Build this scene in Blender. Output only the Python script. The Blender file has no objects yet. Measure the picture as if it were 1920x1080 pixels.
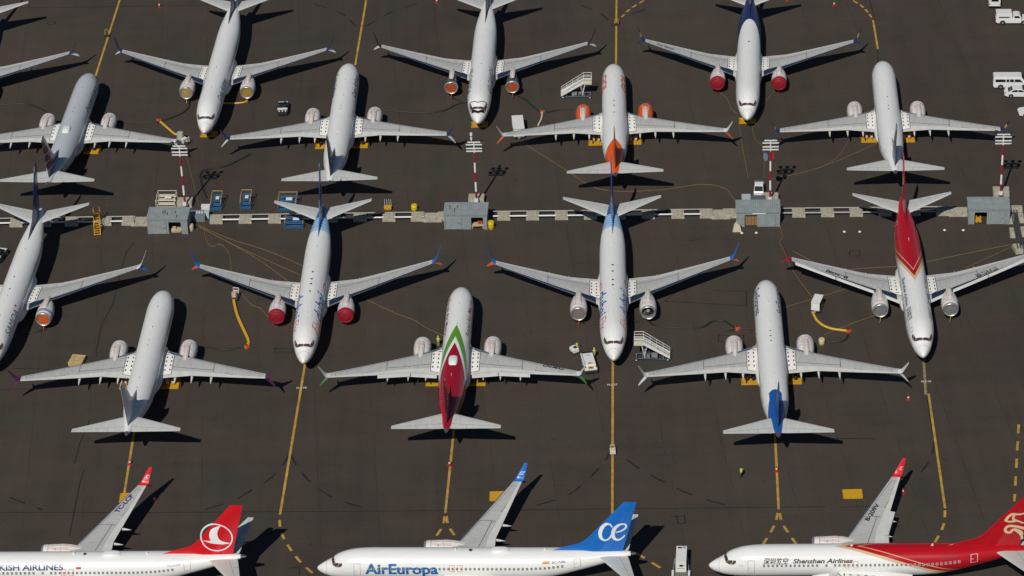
import bpy, bmesh, math, random
from mathutils import Vector, Matrix
rad = math.radians
random.seed(7)
SC = bpy.context.scene
COL = SC.collection

# ------------------------------------------------------------------ camera, light, exposure
CF, CP, CR, CH = 5835.95, rad(31.38595), rad(-2.34119), 231.553   # focal (px at 1920), pitch, roll, height
cam = bpy.data.cameras.new("camera"); cam.sensor_width = 36.0; cam.lens = CF / 1920 * 36.0
cam.clip_start = 1.0; cam.clip_end = 9000.0
co = bpy.data.objects.new("camera", cam); COL.objects.link(co)
co.matrix_world = Matrix.Translation((0, 0, CH)) @ Matrix.Rotation(math.pi / 2 - CP, 4, 'X') @ Matrix.Rotation(CR, 4, 'Z')
SC.camera = co

SUN_EL, SUN_AZ = 44.2, 71.5        # elevation; direction the shadows fall, degrees from +X
world = bpy.data.worlds.new("World"); SC.world = world; world.use_nodes = True
wn = world.node_tree.nodes; wl = world.node_tree.links
bg = wn["Background"]; sky = wn.new("ShaderNodeTexSky"); sky.sky_type = 'NISHITA'; sky.sun_disc = False
sky.sun_elevation = rad(SUN_EL); sky.air_density = 1.0; sky.dust_density = 0.0; sky.ozone_density = 4.0
sd = Vector((-math.cos(rad(SUN_AZ)), -math.sin(rad(SUN_AZ)), math.tan(rad(SUN_EL)))).normalized()
sky.sun_rotation = math.atan2(sd.x, sd.y)
wl.new(sky.outputs[0], bg.inputs[0]); bg.inputs[1].default_value = 0.05
sl = bpy.data.lights.new("sun", 'SUN'); sl.energy = 5.0; sl.angle = rad(0.5); sl.color = (1.0, 0.96, 0.89)
so = bpy.data.objects.new("sun", sl); COL.objects.link(so)
so.rotation_euler = (-sd).to_track_quat('-Z', 'Y').to_euler()
SC.view_settings.view_transform = 'Standard'; SC.view_settings.look = 'None'
SC.view_settings.exposure = -0.48; SC.view_settings.gamma = 1.0
SC.cycles.max_bounces = 5; SC.cycles.use_adaptive_sampling = True

def G(x, y, z=0.0):
    """the point of the apron (or of height z) seen at photo pixel x, y: how the survey of the apron was made"""
    dx, dy = x - 960, y - 540; c, s = math.cos(CR), math.sin(CR)
    a = c * dx + s * dy; b = -s * dx + c * dy
    cp, sp = math.cos(CP), math.sin(CP)
    d = (a, CF * cp - b * sp, -CF * sp - b * cp); t = (z - CH) / d[2]
    return Vector((d[0] * t, d[1] * t, z))

# ------------------------------------------------------------------ object helpers
def link(o, parent=None):
    COL.objects.link(o)
    if parent is not None: o.parent = parent
    return o
def tag(o, label=None, cat=None, group=None, kind=None):
    if label: o['label'] = label
    if cat: o['category'] = cat
    if group: o['group'] = group
    if kind: o['kind'] = kind
    return o
def empty(name, loc=(0, 0, 0), rz=0.0, label=None, cat=None, group=None):
    o = bpy.data.objects.new(name, None); o.empty_display_size = .5
    o.location = loc; o.rotation_euler = (0, 0, rz); COL.objects.link(o)
    return tag(o, label, cat, group)
def kids(o): return [c for c in ALLKIDS.get(o.name, [])]
ALLKIDS = {}
def reg(o, parent):
    if parent is not None: ALLKIDS.setdefault(parent.name, []).append(o)
    return o
def copy_tree(o, parent=None):
    c = o.copy(); COL.objects.link(c)
    if parent is not None: c.parent = parent
    reg(c, parent)
    for ch in kids(o): copy_tree(ch, c)
    return c

class MB:
    """collects shapes and links them as ONE mesh object"""
    def __init__(s): s.v = []; s.f = []; s.m = []
    def add(s, vs, fs, mi=0):
        n = len(s.v); s.v += [tuple(p) for p in vs]; s.f += [tuple(i + n for i in f) for f in fs]; s.m += [mi] * len(fs); return s
    def box(s, c, d, mi=0, rz=0.0, rx=0.0, ry=0.0, taper=1.0):
        x, y, z = d[0] / 2, d[1] / 2, d[2] / 2
        vs = [(-x, -y, -z), (x, -y, -z), (x, y, -z), (-x, y, -z), (-x * taper, -y * taper, z), (x * taper, -y * taper, z), (x * taper, y * taper, z), (-x * taper, y * taper, z)]
        M = Matrix.Translation(c) @ Matrix.Rotation(rz, 4, 'Z') @ Matrix.Rotation(ry, 4, 'Y') @ Matrix.Rotation(rx, 4, 'X')
        return s.add([M @ Vector(p) for p in vs], [(0, 3, 2, 1), (4, 5, 6, 7), (0, 1, 5, 4), (1, 2, 6, 5), (2, 3, 7, 6), (3, 0, 4, 7)], mi)
    def tube(s, a, b, r, r2=None, n=8, mi=0, cap=True):
        a, b = Vector(a), Vector(b); r2 = r if r2 is None else r2; d = (b - a).normalized()
        e = d.orthogonal().normalized(); g = d.cross(e); vs = []
        for p, q in ((a, r), (b, r2)):
            vs += [p + (e * math.cos(2 * math.pi * i / n) + g * math.sin(2 * math.pi * i / n)) * q for i in range(n)]
        fs = [(i, (i + 1) % n, n + (i + 1) % n, n + i) for i in range(n)]
        if cap: fs += [tuple(range(n - 1, -1, -1)), tuple(range(n, 2 * n))]
        return s.add(vs, fs, mi)
    def path(s, pts, r, n=6, mi=0):
        pts = [Vector(p) for p in pts]; k = len(pts); vs = []
        for i, p in enumerate(pts):
            d = (pts[min(i + 1, k - 1)] - pts[max(i - 1, 0)])
            d = d.normalized() if d.length > 1e-9 else Vector((1, 0, 0))
            side = d.cross(Vector((0, 0, 1))); side = side.normalized() if side.length > 1e-3 else Vector((1, 0, 0)); up = side.cross(d)
            vs += [p + (side * math.cos(2 * math.pi * j / n) + up * math.sin(2 * math.pi * j / n)) * r for j in range(n)]
        fs = [(i * n + j, i * n + (j + 1) % n, (i + 1) * n + (j + 1) % n, (i + 1) * n + j) for i in range(k - 1) for j in range(n)]
        fs += [tuple(range(n)), tuple(range((k - 1) * n, k * n))]
        return s.add(vs, fs, mi)
    def loft(s, rings, mi=0, cap=True, closed=True):
        n = len(rings[0]); vs = [p for r in rings for p in r]; fs = []
        for i in range(len(rings) - 1):
            for j in range(n if closed else n - 1):
                fs.append((i * n + j, i * n + (j + 1) % n, (i + 1) * n + (j + 1) % n, (i + 1) * n + j))
        if cap: fs += [tuple(range(n - 1, -1, -1)), tuple(range((len(rings) - 1) * n, len(rings) * n))]
        return s.add(vs, fs, mi)
    def poly(s, pts, mi=0): return s.add(pts, [tuple(range(len(pts)))], mi)
    def prism(s, pts, z0, z1, mi=0):
        n = len(pts); vs = [(p[0], p[1], z0) for p in pts] + [(p[0], p[1], z1) for p in pts]
        return s.add(vs, [tuple(range(n - 1, -1, -1)), tuple(range(n, 2 * n))] + [(i, (i + 1) % n, n + (i + 1) % n, n + i) for i in range(n)], mi)
    def side_prism(s, pts, y0, y1, mi=0):          # pts in x,z extruded along y
        n = len(pts); vs = [(p[0], y0, p[1]) for p in pts] + [(p[0], y1, p[1]) for p in pts]
        return s.add(vs, [tuple(range(n)), tuple(range(2 * n - 1, n - 1, -1))] + [((i + 1) % n, i, n + i, n + (i + 1) % n) for i in range(n)], mi)
    def mesh(s, name, mats, smooth=False):
        me = bpy.data.meshes.new(name); me.from_pydata(s.v, [], s.f)
        for m in (mats if isinstance(mats, (list, tuple)) else [mats]): me.materials.append(m)
        me.polygons.foreach_set('material_index', s.m)
        if smooth: me.polygons.foreach_set('use_smooth', [True] * len(s.f))
        bm = bmesh.new(); bm.from_mesh(me); bmesh.ops.recalc_face_normals(bm, faces=bm.faces)
        if smooth:
            for e in bm.edges:
                if len(e.link_faces) == 2 and e.calc_face_angle(0) > rad(50): e.smooth = False
        bm.to_mesh(me); bm.free(); me.update(); return me
    def build(s, name, mats, parent=None, smooth=False):
        o = bpy.data.objects.new(name, s.mesh(name, mats, smooth)); link(o, parent); return reg(o, parent)

def inst(name, me, parent=None, mats=None):
    o = bpy.data.objects.new(name, me); link(o, parent); reg(o, parent)
    if mats:
        for i, m in enumerate(mats):
            if m is not None: o.material_slots[i].link = 'OBJECT'; o.material_slots[i].material = m
    return o

# ------------------------------------------------------------------ materials
MATS = {}
def mat(name, col, rough=.5, metal=0.0, noise=0.0, nscale=3.0, spec=.5, coat=0.0):
    if name in MATS: return MATS[name]
    m = bpy.data.materials.new(name); m.use_nodes = True; nt = m.node_tree; b = nt.nodes["Principled BSDF"]
    b.inputs["Base Color"].default_value = (*col, 1); b.inputs["Roughness"].default_value = rough
    b.inputs["Metallic"].default_value = metal; b.inputs["Specular IOR Level"].default_value = spec
    b.inputs["Coat Weight"].default_value = coat
    if noise > 0:
        t = nt.nodes.new("ShaderNodeTexCoord"); n = nt.nodes.new("ShaderNodeTexNoise"); n.inputs["Scale"].default_value = nscale
        n.inputs["Detail"].default_value = 6; r = nt.nodes.new("ShaderNodeMapRange")
        r.inputs["From Min"].default_value = .3; r.inputs["From Max"].default_value = .7
        r.inputs["To Min"].default_value = 1 - noise; r.inputs["To Max"].default_value = 1 + noise * .4
        x = nt.nodes.new("ShaderNodeMix"); x.data_type = 'RGBA'; x.blend_type = 'MULTIPLY'; x.inputs[0].default_value = 1
        x.inputs[6].default_value = (*col, 1)
        nt.links.new(t.outputs["Object"], n.inputs["Vector"]); nt.links.new(n.outputs[0], r.inputs[0]); nt.links.new(r.outputs[0], x.inputs[7])
        nt.links.new(x.outputs[2], b.inputs["Base Color"])
    MATS[name] = m; return m

class X:
    """small expression builder on math nodes"""
    nt = None
    def __init__(s, v): s.v = v
    def op(s, o, *a):
        n = X.nt.nodes.new("ShaderNodeMath"); n.operation = o
        for i, q in enumerate((s,) + a):
            q = q.v if isinstance(q, X) else q
            if isinstance(q, (int, float)): n.inputs[i].default_value = q
            else: X.nt.links.new(q, n.inputs[i])
        return X(n.outputs[0])
    def __add__(s, o): return s.op('ADD', o)
    def __sub__(s, o): return s.op('SUBTRACT', o)
    def __rsub__(s, o): return X(o).op('SUBTRACT', s)
    def __mul__(s, o): return s.op('MULTIPLY', o)
    __radd__ = __add__; __rmul__ = __mul__
    def __gt__(s, o): return s.op('GREATER_THAN', o)
    def __lt__(s, o): return s.op('LESS_THAN', o)
    def __and__(s, o): return s.op('MULTIPLY', o)
    def __or__(s, o): return s.op('MAXIMUM', o)
    def abs(s): return s.op('ABSOLUTE')
    def near(s, c, w): return (s - c).abs() < w
    def between(s, a, b): return (s > a) & (s < b)

def livery(name, basecol, layers, rough=.32, metal=0.0, dirt=.07, coat=0.0):
    """layers: function(u, v, z, a, phi) -> list of (mask, colour); u from the nose aft, phi the angle round the body"""
    if name in MATS: return MATS[name]
    m = bpy.data.materials.new(name); m.use_nodes = True; nt = m.node_tree; X.nt = nt; b = nt.nodes["Principled BSDF"]
    b.inputs["Roughness"].default_value = rough; b.inputs["Metallic"].default_value = metal; b.inputs["Coat Weight"].default_value = coat
    t = nt.nodes.new("ShaderNodeTexCoord"); sp = nt.nodes.new("ShaderNodeSeparateXYZ"); nt.links.new(t.outputs["Object"], sp.inputs[0])
    u, v, z = X(sp.outputs[0]), X(sp.outputs[1]), X(sp.outputs[2]); a = v.abs()
    phi = (z - 3.405).op('ARCTAN2', a) * 57.2958
    cur = None
    def mix(msk, c0, c1):
        n = nt.nodes.new("ShaderNodeMix"); n.data_type = 'RGBA'
        nt.links.new(msk.v, n.inputs[0])
        if isinstance(c0, tuple): n.inputs[6].default_value = (*c0, 1)
        else: nt.links.new(c0, n.inputs[6])
        n.inputs[7].default_value = (*c1, 1); return n.outputs[2]
    cur = basecol
    for msk, c in (layers(u, v, z, a, phi) if layers else []): cur = mix(msk, cur, c)
    if isinstance(cur, tuple):
        rg = nt.nodes.new("ShaderNodeRGB"); rg.outputs[0].default_value = (*cur, 1); cur = rg.outputs[0]
    # weathering: soft grime streaks running aft
    mp = nt.nodes.new("ShaderNodeMapping"); mp.inputs["Scale"].default_value = (.35, 1.6, 1.6); nt.links.new(t.outputs["Object"], mp.inputs[0])
    n = nt.nodes.new("ShaderNodeTexNoise"); n.inputs["Scale"].default_value = 1.6; n.inputs["Detail"].default_value = 7; n.inputs["Roughness"].default_value = .62
    nt.links.new(mp.outputs[0], n.inputs["Vector"])
    r = nt.nodes.new("ShaderNodeMapRange"); r.inputs["From Min"].default_value = .35; r.inputs["From Max"].default_value = .68
    r.inputs["To Min"].default_value = 1.0; r.inputs["To Max"].default_value = 1 - dirt
    nt.links.new(n.outputs[0], r.inputs[0])
    x = nt.nodes.new("ShaderNodeMix"); x.data_type = 'RGBA'; x.blend_type = 'MULTIPLY'; x.inputs[0].default_value = 1
    nt.links.new(cur, x.inputs[6]); nt.links.new(r.outputs[0], x.inputs[7]); nt.links.new(x.outputs[2], b.inputs["Base Color"])
    MATS[name] = m; return m

WHITE = (.78, .78, .76); RED = (.42, .006, .012); TRED = (.62, .01, .018); NAVY = (.014, .032, .13); GOLD = (.62, .47, .27)
BLUE = (.012, .16, .55); ORANGE = (.80, .13, .012); YEL = (.62, .33, .015)
M_white = mat('white_paint', (.74, .73, .70), .4, noise=.1, nscale=2)
M_cream = mat('cream_paint', (.62, .57, .45), .5, noise=.12)
M_dark = mat('black_rubber', (.02, .02, .021), .7)
M_black = mat('black_ink', (.015, .015, .018), .5)
M_glass = mat('cabin_glass', (.19, .195, .17), .35)
M_cglass = mat('cockpit_glass', (.075, .045, .04), .3); M_wframe = mat('window_frame', (.20, .09, .07), .5)
M_metal = mat('bare_metal', (.62, .63, .65), .22, metal=1.0)
M_dmetal = mat('dull_metal', (.25, .25, .26), .4, metal=.8, noise=.2)
M_steel = mat('galvanised_steel', (.36, .38, .39), .45, metal=.4, noise=.2)
M_winframe = mat('cabin_window_frame', (.45, .45, .42), .5)
M_lip = mat('lip_metal', (.50, .50, .49), .38, metal=.7, noise=.1)
M_fanblade = mat('fan_blade', (.05, .05, .055), .5, metal=.2)
M_redline = mat('red_outline', (.50, .09, .05), .5)
M_greyline = mat('grey_outline', (.25, .25, .25), .5)
M_yellow = mat('yellow_paint', YEL, .5, noise=.2, nscale=4)
M_line = mat('yellow_marking', (.50, .295, .045), .75, noise=.35, nscale=.9)
M_lineold = mat('pale_marking', (.27, .21, .11), .8, noise=.4, nscale=.9)
M_tar = mat('tar', (.017, .016, .016), .7, noise=.5, nscale=.8)
M_conc = mat('concrete', (.42, .385, .30), .9, noise=.34, nscale=2.2)
M_tan = mat('tan_cover', (.55, .42, .27), .8, noise=.2)
M_redcover = mat('red_cover_cloth', (.28, .004, .016), .6, noise=.35, nscale=2.5)
M_redp = mat('red_plastic', (.42, .015, .012), .5)
M_blue = mat('blue_paint', (.03, .13, .28), .5, noise=.35, nscale=5)
M_orangehub = mat('orange_plastic', (.55, .09, .02), .5)
M_hose = mat('yellow_hose', (.66, .40, .03), .6, noise=.15)
M_cable = mat('black_cable', (.012, .012, .012), .6)
M_ycable = mat('yellow_cable', (.24, .16, .045), .7, noise=.3)
M_ply = mat('plywood', (.52, .37, .17), .8, noise=.3, nscale=1.5)

# ------------------------------------------------------------------ apron
def ground():
    m = bpy.data.materials.new('asphalt'); m.use_nodes = True; nt = m.node_tree; X.nt = nt; b = nt.nodes["Principled BSDF"]
    b.inputs["Roughness"].default_value = .88; b.inputs["Specular IOR Level"].default_value = .25
    t = nt.nodes.new("ShaderNodeTexCoord")
    def noise(scale, det, vscale=(1, 1, 1), rot=0.0, rough=.6):
        mp = nt.nodes.new("ShaderNodeMapping"); mp.inputs["Scale"].default_value = vscale; mp.inputs["Rotation"].default_value = (0, 0, rot)
        nt.links.new(t.outputs["Object"], mp.inputs[0])
        n = nt.nodes.new("ShaderNodeTexNoise"); n.inputs["Scale"].default_value = scale; n.inputs["Detail"].default_value = det; n.inputs["Roughness"].default_value = rough
        nt.links.new(mp.outputs[0], n.inputs["Vector"]); return X(n.outputs[0])
    sp = nt.nodes.new("ShaderNodeSeparateXYZ"); nt.links.new(t.outputs["Object"], sp.inputs[0])
    px, py = X(sp.outputs[0]), X(sp.outputs[1])
    h = rad(3.2)
    lane = px * math.cos(h) + py * math.sin(h)         # across the paving lanes
    alng = py * math.cos(h) - px * math.sin(h)
    wob = (noise(.05, 2) - .5) * 1.6
    # paving lanes about 7.6 m wide, each a slightly different tone
    lid = ((lane + wob * .25) * (1 / 7.6)).op('FLOOR')
    wnz = nt.nodes.new("ShaderNodeTexWhiteNoise"); wnz.noise_dimensions = '1D'; nt.links.new(lid.v, wnz.inputs['W'])
    lt = X(wnz.outputs[0])
    fr = ((lane + wob * .25) * (1 / 7.6)).op('FRACT')
    seam = (fr - .5).abs() > .490
    aid = ((alng + wob * .3) * (1 / 15.2)).op('FLOOR'); wz2 = nt.nodes.new("ShaderNodeTexWhiteNoise"); wz2.noise_dimensions = '2D'
    cv = nt.nodes.new("ShaderNodeCombineXYZ"); nt.links.new(aid.v, cv.inputs[0]); nt.links.new(lid.v, cv.inputs[1]); nt.links.new(cv.outputs[0], wz2.inputs[0])
    fr2 = ((alng + wob * .3) * (1 / 15.2)).op('FRACT'); seam2 = (fr2 - .5).abs() > .4965
    big = noise(.018, 4); mid = noise(.16, 5); fine = noise(2.6, 6, rough=.75); streak = noise(.5, 5, (1.0, .06, 1), -h); streak2 = noise(.5, 5, (.05, 1.2, 1), -h)
    patch = noise(.07, 1, (1, 1.6, 1))
    val = 1.0 + (lt - .5) * .07 + (X(wz2.outputs[0]) - .5) * .05 + (big - .5) * .40 + (mid - .5) * .44 + (fine - .5) * .60 + (streak - .5) * .34 + (streak2 - .5) * .22
    val = val * (1.0 - seam * ((mid > .50) * .16 + .03)) * (1.0 - seam2 * ((mid > .55) * .12 + .02))
    spots = noise(.5, 3, rough=.5); val = val * (1.0 - (spots > .74) * .22)
    warm = nt.nodes.new("ShaderNodeMix"); warm.data_type = 'RGBA'; nt.links.new(((patch - .35) * 3.0).op('MINIMUM', 1.0).op('MAXIMUM', 0.0).v, warm.inputs[0])
    warm.inputs[6].default_value = (.0595, .0440, .0358, 1); warm.inputs[7].default_value = (.0535, .0455, .0355, 1)
    mx = nt.nodes.new("ShaderNodeMix"); mx.data_type = 'RGBA'; mx.blend_type = 'MULTIPLY'; mx.inputs[0].default_value = 1
    nt.links.new(warm.outputs[2], mx.inputs[6]); nt.links.new(val.v, mx.inputs[7]); nt.links.new(mx.outputs[2], b.inputs["Base Color"])
    o = MB().poly([(-2500, -600, 0), (2500, -600, 0), (2500, 4500, 0), (-2500, 4500, 0)]).build('ground', m)
    tag(o, kind='structure')
ground()

def strip(mb, pts, w, z, mi=0):
    """flat band along pixel-surveyed ground points"""
    P = [p if isinstance(p, Vector) else G(*p) for p in pts]
    for a, b in zip(P, P[1:]):
        d = (b - a); d.z = 0; n = Vector((-d.y, d.x, 0)).normalized() * w / 2
        mb.poly([(a.x - n.x, a.y - n.y, z), (b.x - n.x, b.y - n.y, z), (b.x + n.x, b.y + n.y, z), (a.x + n.x, a.y + n.y, z)], mi)
def smooth_pts(pts, k=6):
    P = [p if isinstance(p, Vector) else G(*p) for p in pts]; out = []
    for i in range(len(P) - 1):
        p0, p1, p2, p3 = P[max(i - 1, 0)], P[i], P[i + 1], P[min(i + 2, len(P) - 1)]
        for j in range(k):
            t = j / k
            out.append(.5 * ((2 * p1) + (p2 - p0) * t + (2 * p0 - 5 * p1 + 4 * p2 - p3) * t * t + (3 * p1 - p0 - 3 * p2 + p3) * t ** 3))
    out.append(P[-1]); return out
def dashes(mb, pts, w, z, on, off, mi=0):
    P = smooth_pts(pts, 14); acc = 0; cur = []; lim = on; draw = True
    for a, b in zip(P, P[1:]):
        L = (b - a).length; s = 0
        while s < L:
            step = min(L - s, lim - acc); p = a.lerp(b, s / L); q = a.lerp(b, (s + step) / L)
            if draw: cur += [p, q]
            s += step; acc += step
            if acc >= lim - 1e-6:
                if draw and len(cur) > 1: strip(mb, cur, w, z, mi)
                cur = []; draw = not draw; acc = 0; lim = on if draw else off
    if draw and len(cur) > 1: strip(mb, cur, w, z, mi)
# painted guide lines
solid = [[(229, -14), (178, 146)], [(689, -14), (666, 122)], [(1156, -14), (1155, 122)], [(1637, 38), (1646, 92)],
         [(573, 676), (525, 965)], [(252, 806), (232, 932)], [(851, 806), (835, 962)], [(1149, 668), (1148, 1000)],
         [(1453, 812), (1460, 955)], [(1741, 738), (1772, 953)]]
for p in solid:
    mb = MB(); strip(mb, p, .31, .006); tag(mb.build('yellow_line', M_line), kind='structure')
    mb = MB()
mb = MB(); strip(mb, [(1731, 662), (1736, 740)], .34, .006); tag(mb.build('pale_line', M_lineold), kind='structure')
dash = [([(1600, 1), (1620, 15), (1637, 36)], 1.2, .7), ([(1207, 1), (1180, 18), (1162, 36)], 1.2, .8), ([(1910, 796), (1902, 940)], 2.1, 1.9),
        ([(524, 975), (530, 1005), (560, 1050), (600, 1084), (640, 1100)], 1.5, 1.3), ([(834, 968), (828, 990), (800, 1030)], 1.5, 1.3), ([(837, 968), (843, 990), (872, 1030)], 1.5, 1.3),
        ([(1458, 962), (1452, 985), (1425, 1030)], 1.5, 1.3), ([(1462, 962), (1469, 985), (1500, 1030)], 1.5, 1.3), ([(1772, 957), (1769, 985), (1752, 1018), (1730, 1045)], 1.5, 1.3),
        ([(1193, 1037), (1250, 1072)], 1.5, 1.3)]
for p, a, b_ in dash:
    mb = MB(); dashes(mb, p, .33, .007, a, b_); tag(mb.build('dashed_line', M_line), kind='structure')
tar = [[(-20, 961), (300, 961), (900, 957), (1400, 951.6), (1548, 950)], [(1576, 951), (1640, 949)], [(1628, -10), (1641, 40)], [(1645, 92), (1646, 120)],
       [(1738, 742), (1745, 790), (1750, 822)], [(1340, 545), (1400, 546), (1400, 573), (1246, 565), (1268, 548)], [(513, 653), (556, 655)], [(516, 651), (516, 660), (556, 660)],
       [(1345, 628), (1395, 630)], [(1348, 627), (1347, 640), (1357, 641)], [(1394, 628), (1395, 642)], [(1258, 968), (1283, 968)], [(1269, 966), (1271, 982), (1286, 980)], [(1283, 965), (1285, 982)],
       [(0, 15), (190, 13), (420, 9)], [(89, 41), (104, 40), (104, 45), (90, 46), (89, 41)], [(1593, 470), (1612, 470), (1612, 480), (1593, 480), (1593, 470)], [(25, 691), (92, 692)],
       [(252, 455), (238, 470), (226, 510), (212, 570), (190, 610), (180, 660), (182, 670)], [(543, 1066), (560, 1063), (562, 1078)], [(496, 733), (507, 733)], [(1290, 452), (1310, 449)],
       [(1560, 822), (1640, 823)], [(1450, 820), (1560, 822)], [(140, 868), (150, 830), (168, 790)], [(130, 1005), (150, 905), (158, 880)], [(0, 730), (70, 729)]]
for p in tar:
    mb = MB(); strip(mb, p, .15, .004); tag(mb.build('tar_seam', M_tar), kind='structure')
mb = MB()
for p in [[(18, 932), (50, 945), (80, 956)], [(545, 852), (556, 872), (585, 907), (630, 935), (690, 955)], [(542, 852), (525, 880), (500, 902), (467, 922), (433, 940), (382, 956)], [(1146, 842), (1128, 872), (1070, 925), (990, 952)],
          [(1175, 862), (1215, 888), (1290, 925), (1370, 950)], [(1752, 830), (1744, 862), (1718, 895)], [(590, 8), (640, 25), (668, 50)], [(684, 50), (740, 20), (790, 5)], [(1090, 10), (1130, 28), (1148, 48)], [(1210, 18), (1170, 30)]]:
    dashes(mb, p, .28, .005, 2.6, 2.0)
tag(mb.build('blacked_out_line', M_tar), kind='structure')

# ------------------------------------------------------------------ lettering
_tc = {}
def glyphs(txt, bold=0.0, shear=0.0):
    key = (txt, bold, shear)
    if key in _tc: return _tc[key]
    cu = bpy.data.curves.new('t', 'FONT'); cu.body = txt; cu.size = 1.0; cu.offset = bold; cu.shear = shear; cu.resolution_u = 3; cu.fill_mode = 'FRONT'
    ob = bpy.data.objects.new('t', cu); COL.objects.link(ob)
    dg = bpy.context.evaluated_depsgraph_get(); me = bpy.data.meshes.new_from_object(ob.evaluated_get(dg))
    bpy.data.objects.remove(ob); bpy.data.curves.remove(cu)
    vs = [(v.co.x, v.co.y) for v in me.vertices]; fs = [tuple(p.vertices) for p in me.polygons]; bpy.data.meshes.remove(me)
    _tc[key] = (vs, fs); return _tc[key]
def flat_mapped(vs, fs, fn, cut=.18):
    """cut flat shapes into small pieces and lay them on a curved skin with fn(a, b)"""
    bm = bmesh.new(); B = [bm.verts.new((x, y, 0)) for x, y in vs]
    for f in fs:
        try: bm.faces.new([B[i] for i in f])
        except ValueError: pass
    bmesh.ops.triangulate(bm, faces=[f for f in bm.faces if len(f.verts) > 4]); ys = [p[1] for p in vs]
    y = min(ys) + cut
    while y < max(ys):
        bmesh.ops.bisect_plane(bm, geom=bm.verts[:] + bm.edges[:] + bm.faces[:], plane_co=(0, y, 0), plane_no=(0, 1, 0)); y += cut
    if cut == .25:
        xs = [p[0] for p in vs]; x = min(xs) + .3
        while x < max(xs): bmesh.ops.bisect_plane(bm, geom=bm.verts[:] + bm.edges[:] + bm.faces[:], plane_co=(x, 0, 0), plane_no=(1, 0, 0)); x += .3
    bmesh.ops.triangulate(bm, faces=[f for f in bm.faces if len(f.verts) > 4])
    bm.verts.index_update()
    out = [fn(v.co.x, v.co.y) for v in bm.verts]; of = [tuple(v.index for v in f.verts) for f in bm.faces]; bm.free(); return out, of
def text_pts(txt, w, h, bold=0.0, shear=0.0):
    vs, fs = glyphs(txt, bold, shear); x0 = min(p[0] for p in vs); x1 = max(p[0] for p in vs)
    sx = w / (x1 - x0); sy = h / .73
    return [((x - x0) * sx, y * sy) for x, y in vs], fs
# ------------------------------------------------------------------ airliner geometry (u = metres aft of the nose, v = sideways, z = up)
PROF = [(0, .03, 2.70, 2.64), (.06, .15, 2.85, 2.50), (.25, .32, 3.04, 2.27), (.6, .55, 3.30, 2.03), (1.1, .81, 3.60, 1.82), (1.7, 1.06, 3.93, 1.65), (2.1, 1.20, 4.24, 1.56), (2.7, 1.37, 4.66, 1.48),
        (3.4, 1.53, 4.95, 1.43), (4.3, 1.69, 5.20, 1.41), (5.6, 1.82, 5.36, 1.40), (7.2, 1.88, 5.41, 1.40), (25, 1.88, 5.41, 1.40), (27.5, 1.86, 5.41, 1.58), (30, 1.72, 5.41, 2.08), (32.5, 1.43, 5.40, 2.78),
        (35, 1.04, 5.37, 3.52), (37, .68, 5.31, 4.14), (38.3, .42, 5.22, 4.56), (39.0, .27, 5.12, 4.76), (39.39, .16, 5.03, 4.87)]
def _pchip(xs, ys, x):
    n = len(xs)
    if x <= xs[0]: return ys[0]
    if x >= xs[-1]: return ys[-1]
    k = max(i for i in range(n - 1) if xs[i] <= x)
    d = [(ys[i + 1] - ys[i]) / (xs[i + 1] - xs[i]) for i in range(n - 1)]
    def sl(i):
        if i == 0: return d[0]
        if i == n - 1: return d[-1]
        return 0 if d[i - 1] * d[i] <= 0 else 2 * d[i - 1] * d[i] / (d[i - 1] + d[i])
    h = xs[k + 1] - xs[k]; t = (x - xs[k]) / h; m0, m1 = sl(k) * h, sl(k + 1) * h
    return (2 * t**3 - 3 * t**2 + 1) * ys[k] + (t**3 - 2 * t**2 + t) * m0 + (-2 * t**3 + 3 * t**2) * ys[k + 1] + (t**3 - t**2) * m1
_PX = [p[0] for p in PROF]; _PY = [[p[i] for p in PROF] for i in (1, 2, 3)]
def prof(u): return tuple(_pchip(_PX, c, u) for c in _PY)
def fus(u, phi, sgn=1, off=0.0):
    w, zt, zb = prof(u); zc, h = (zt + zb) / 2, (zt - zb) / 2; p = rad(phi)
    return (u, sgn * (w + off) * math.cos(p), zc + (h + off) * math.sin(p))
def interp(x, tab):
    for (a, p), (b, q) in zip(tab, tab[1:]):
        if x <= b: return p + (q - p) * (x - a) / (b - a)
    return tab[-1][1]
def af(x): x = max(x, 0.0); return 5 * (.2969 * math.sqrt(x) - .126 * x - .3516 * x * x + .2843 * x**3 - .1036 * x**4)
W_LE = [(0, 13.4), (1.5, 14.2), (1.9, 14.55), (2.4, 15.0), (3.4, 15.65), (5.0, 16.75), (16.66, 23.35)]
W_TE = [(0, 21.6), (6.2, 21.75), (16.66, 24.55)]
def w_le(v): return interp(v, W_LE)
def w_te(v): return interp(v, W_TE)
def w_z(v): s = v - 1.7; return 2.25 + .095 * s + .0012 * s * s
def w_t(v): return .125 - .002 * v
def w_top(u, v, off=0.0):
    c = w_te(v) - w_le(v); x = min(max((u - w_le(v)) / c, 0), 1); return w_z(v) + af(x) * w_t(v) * c * 1.15 + off

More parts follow.
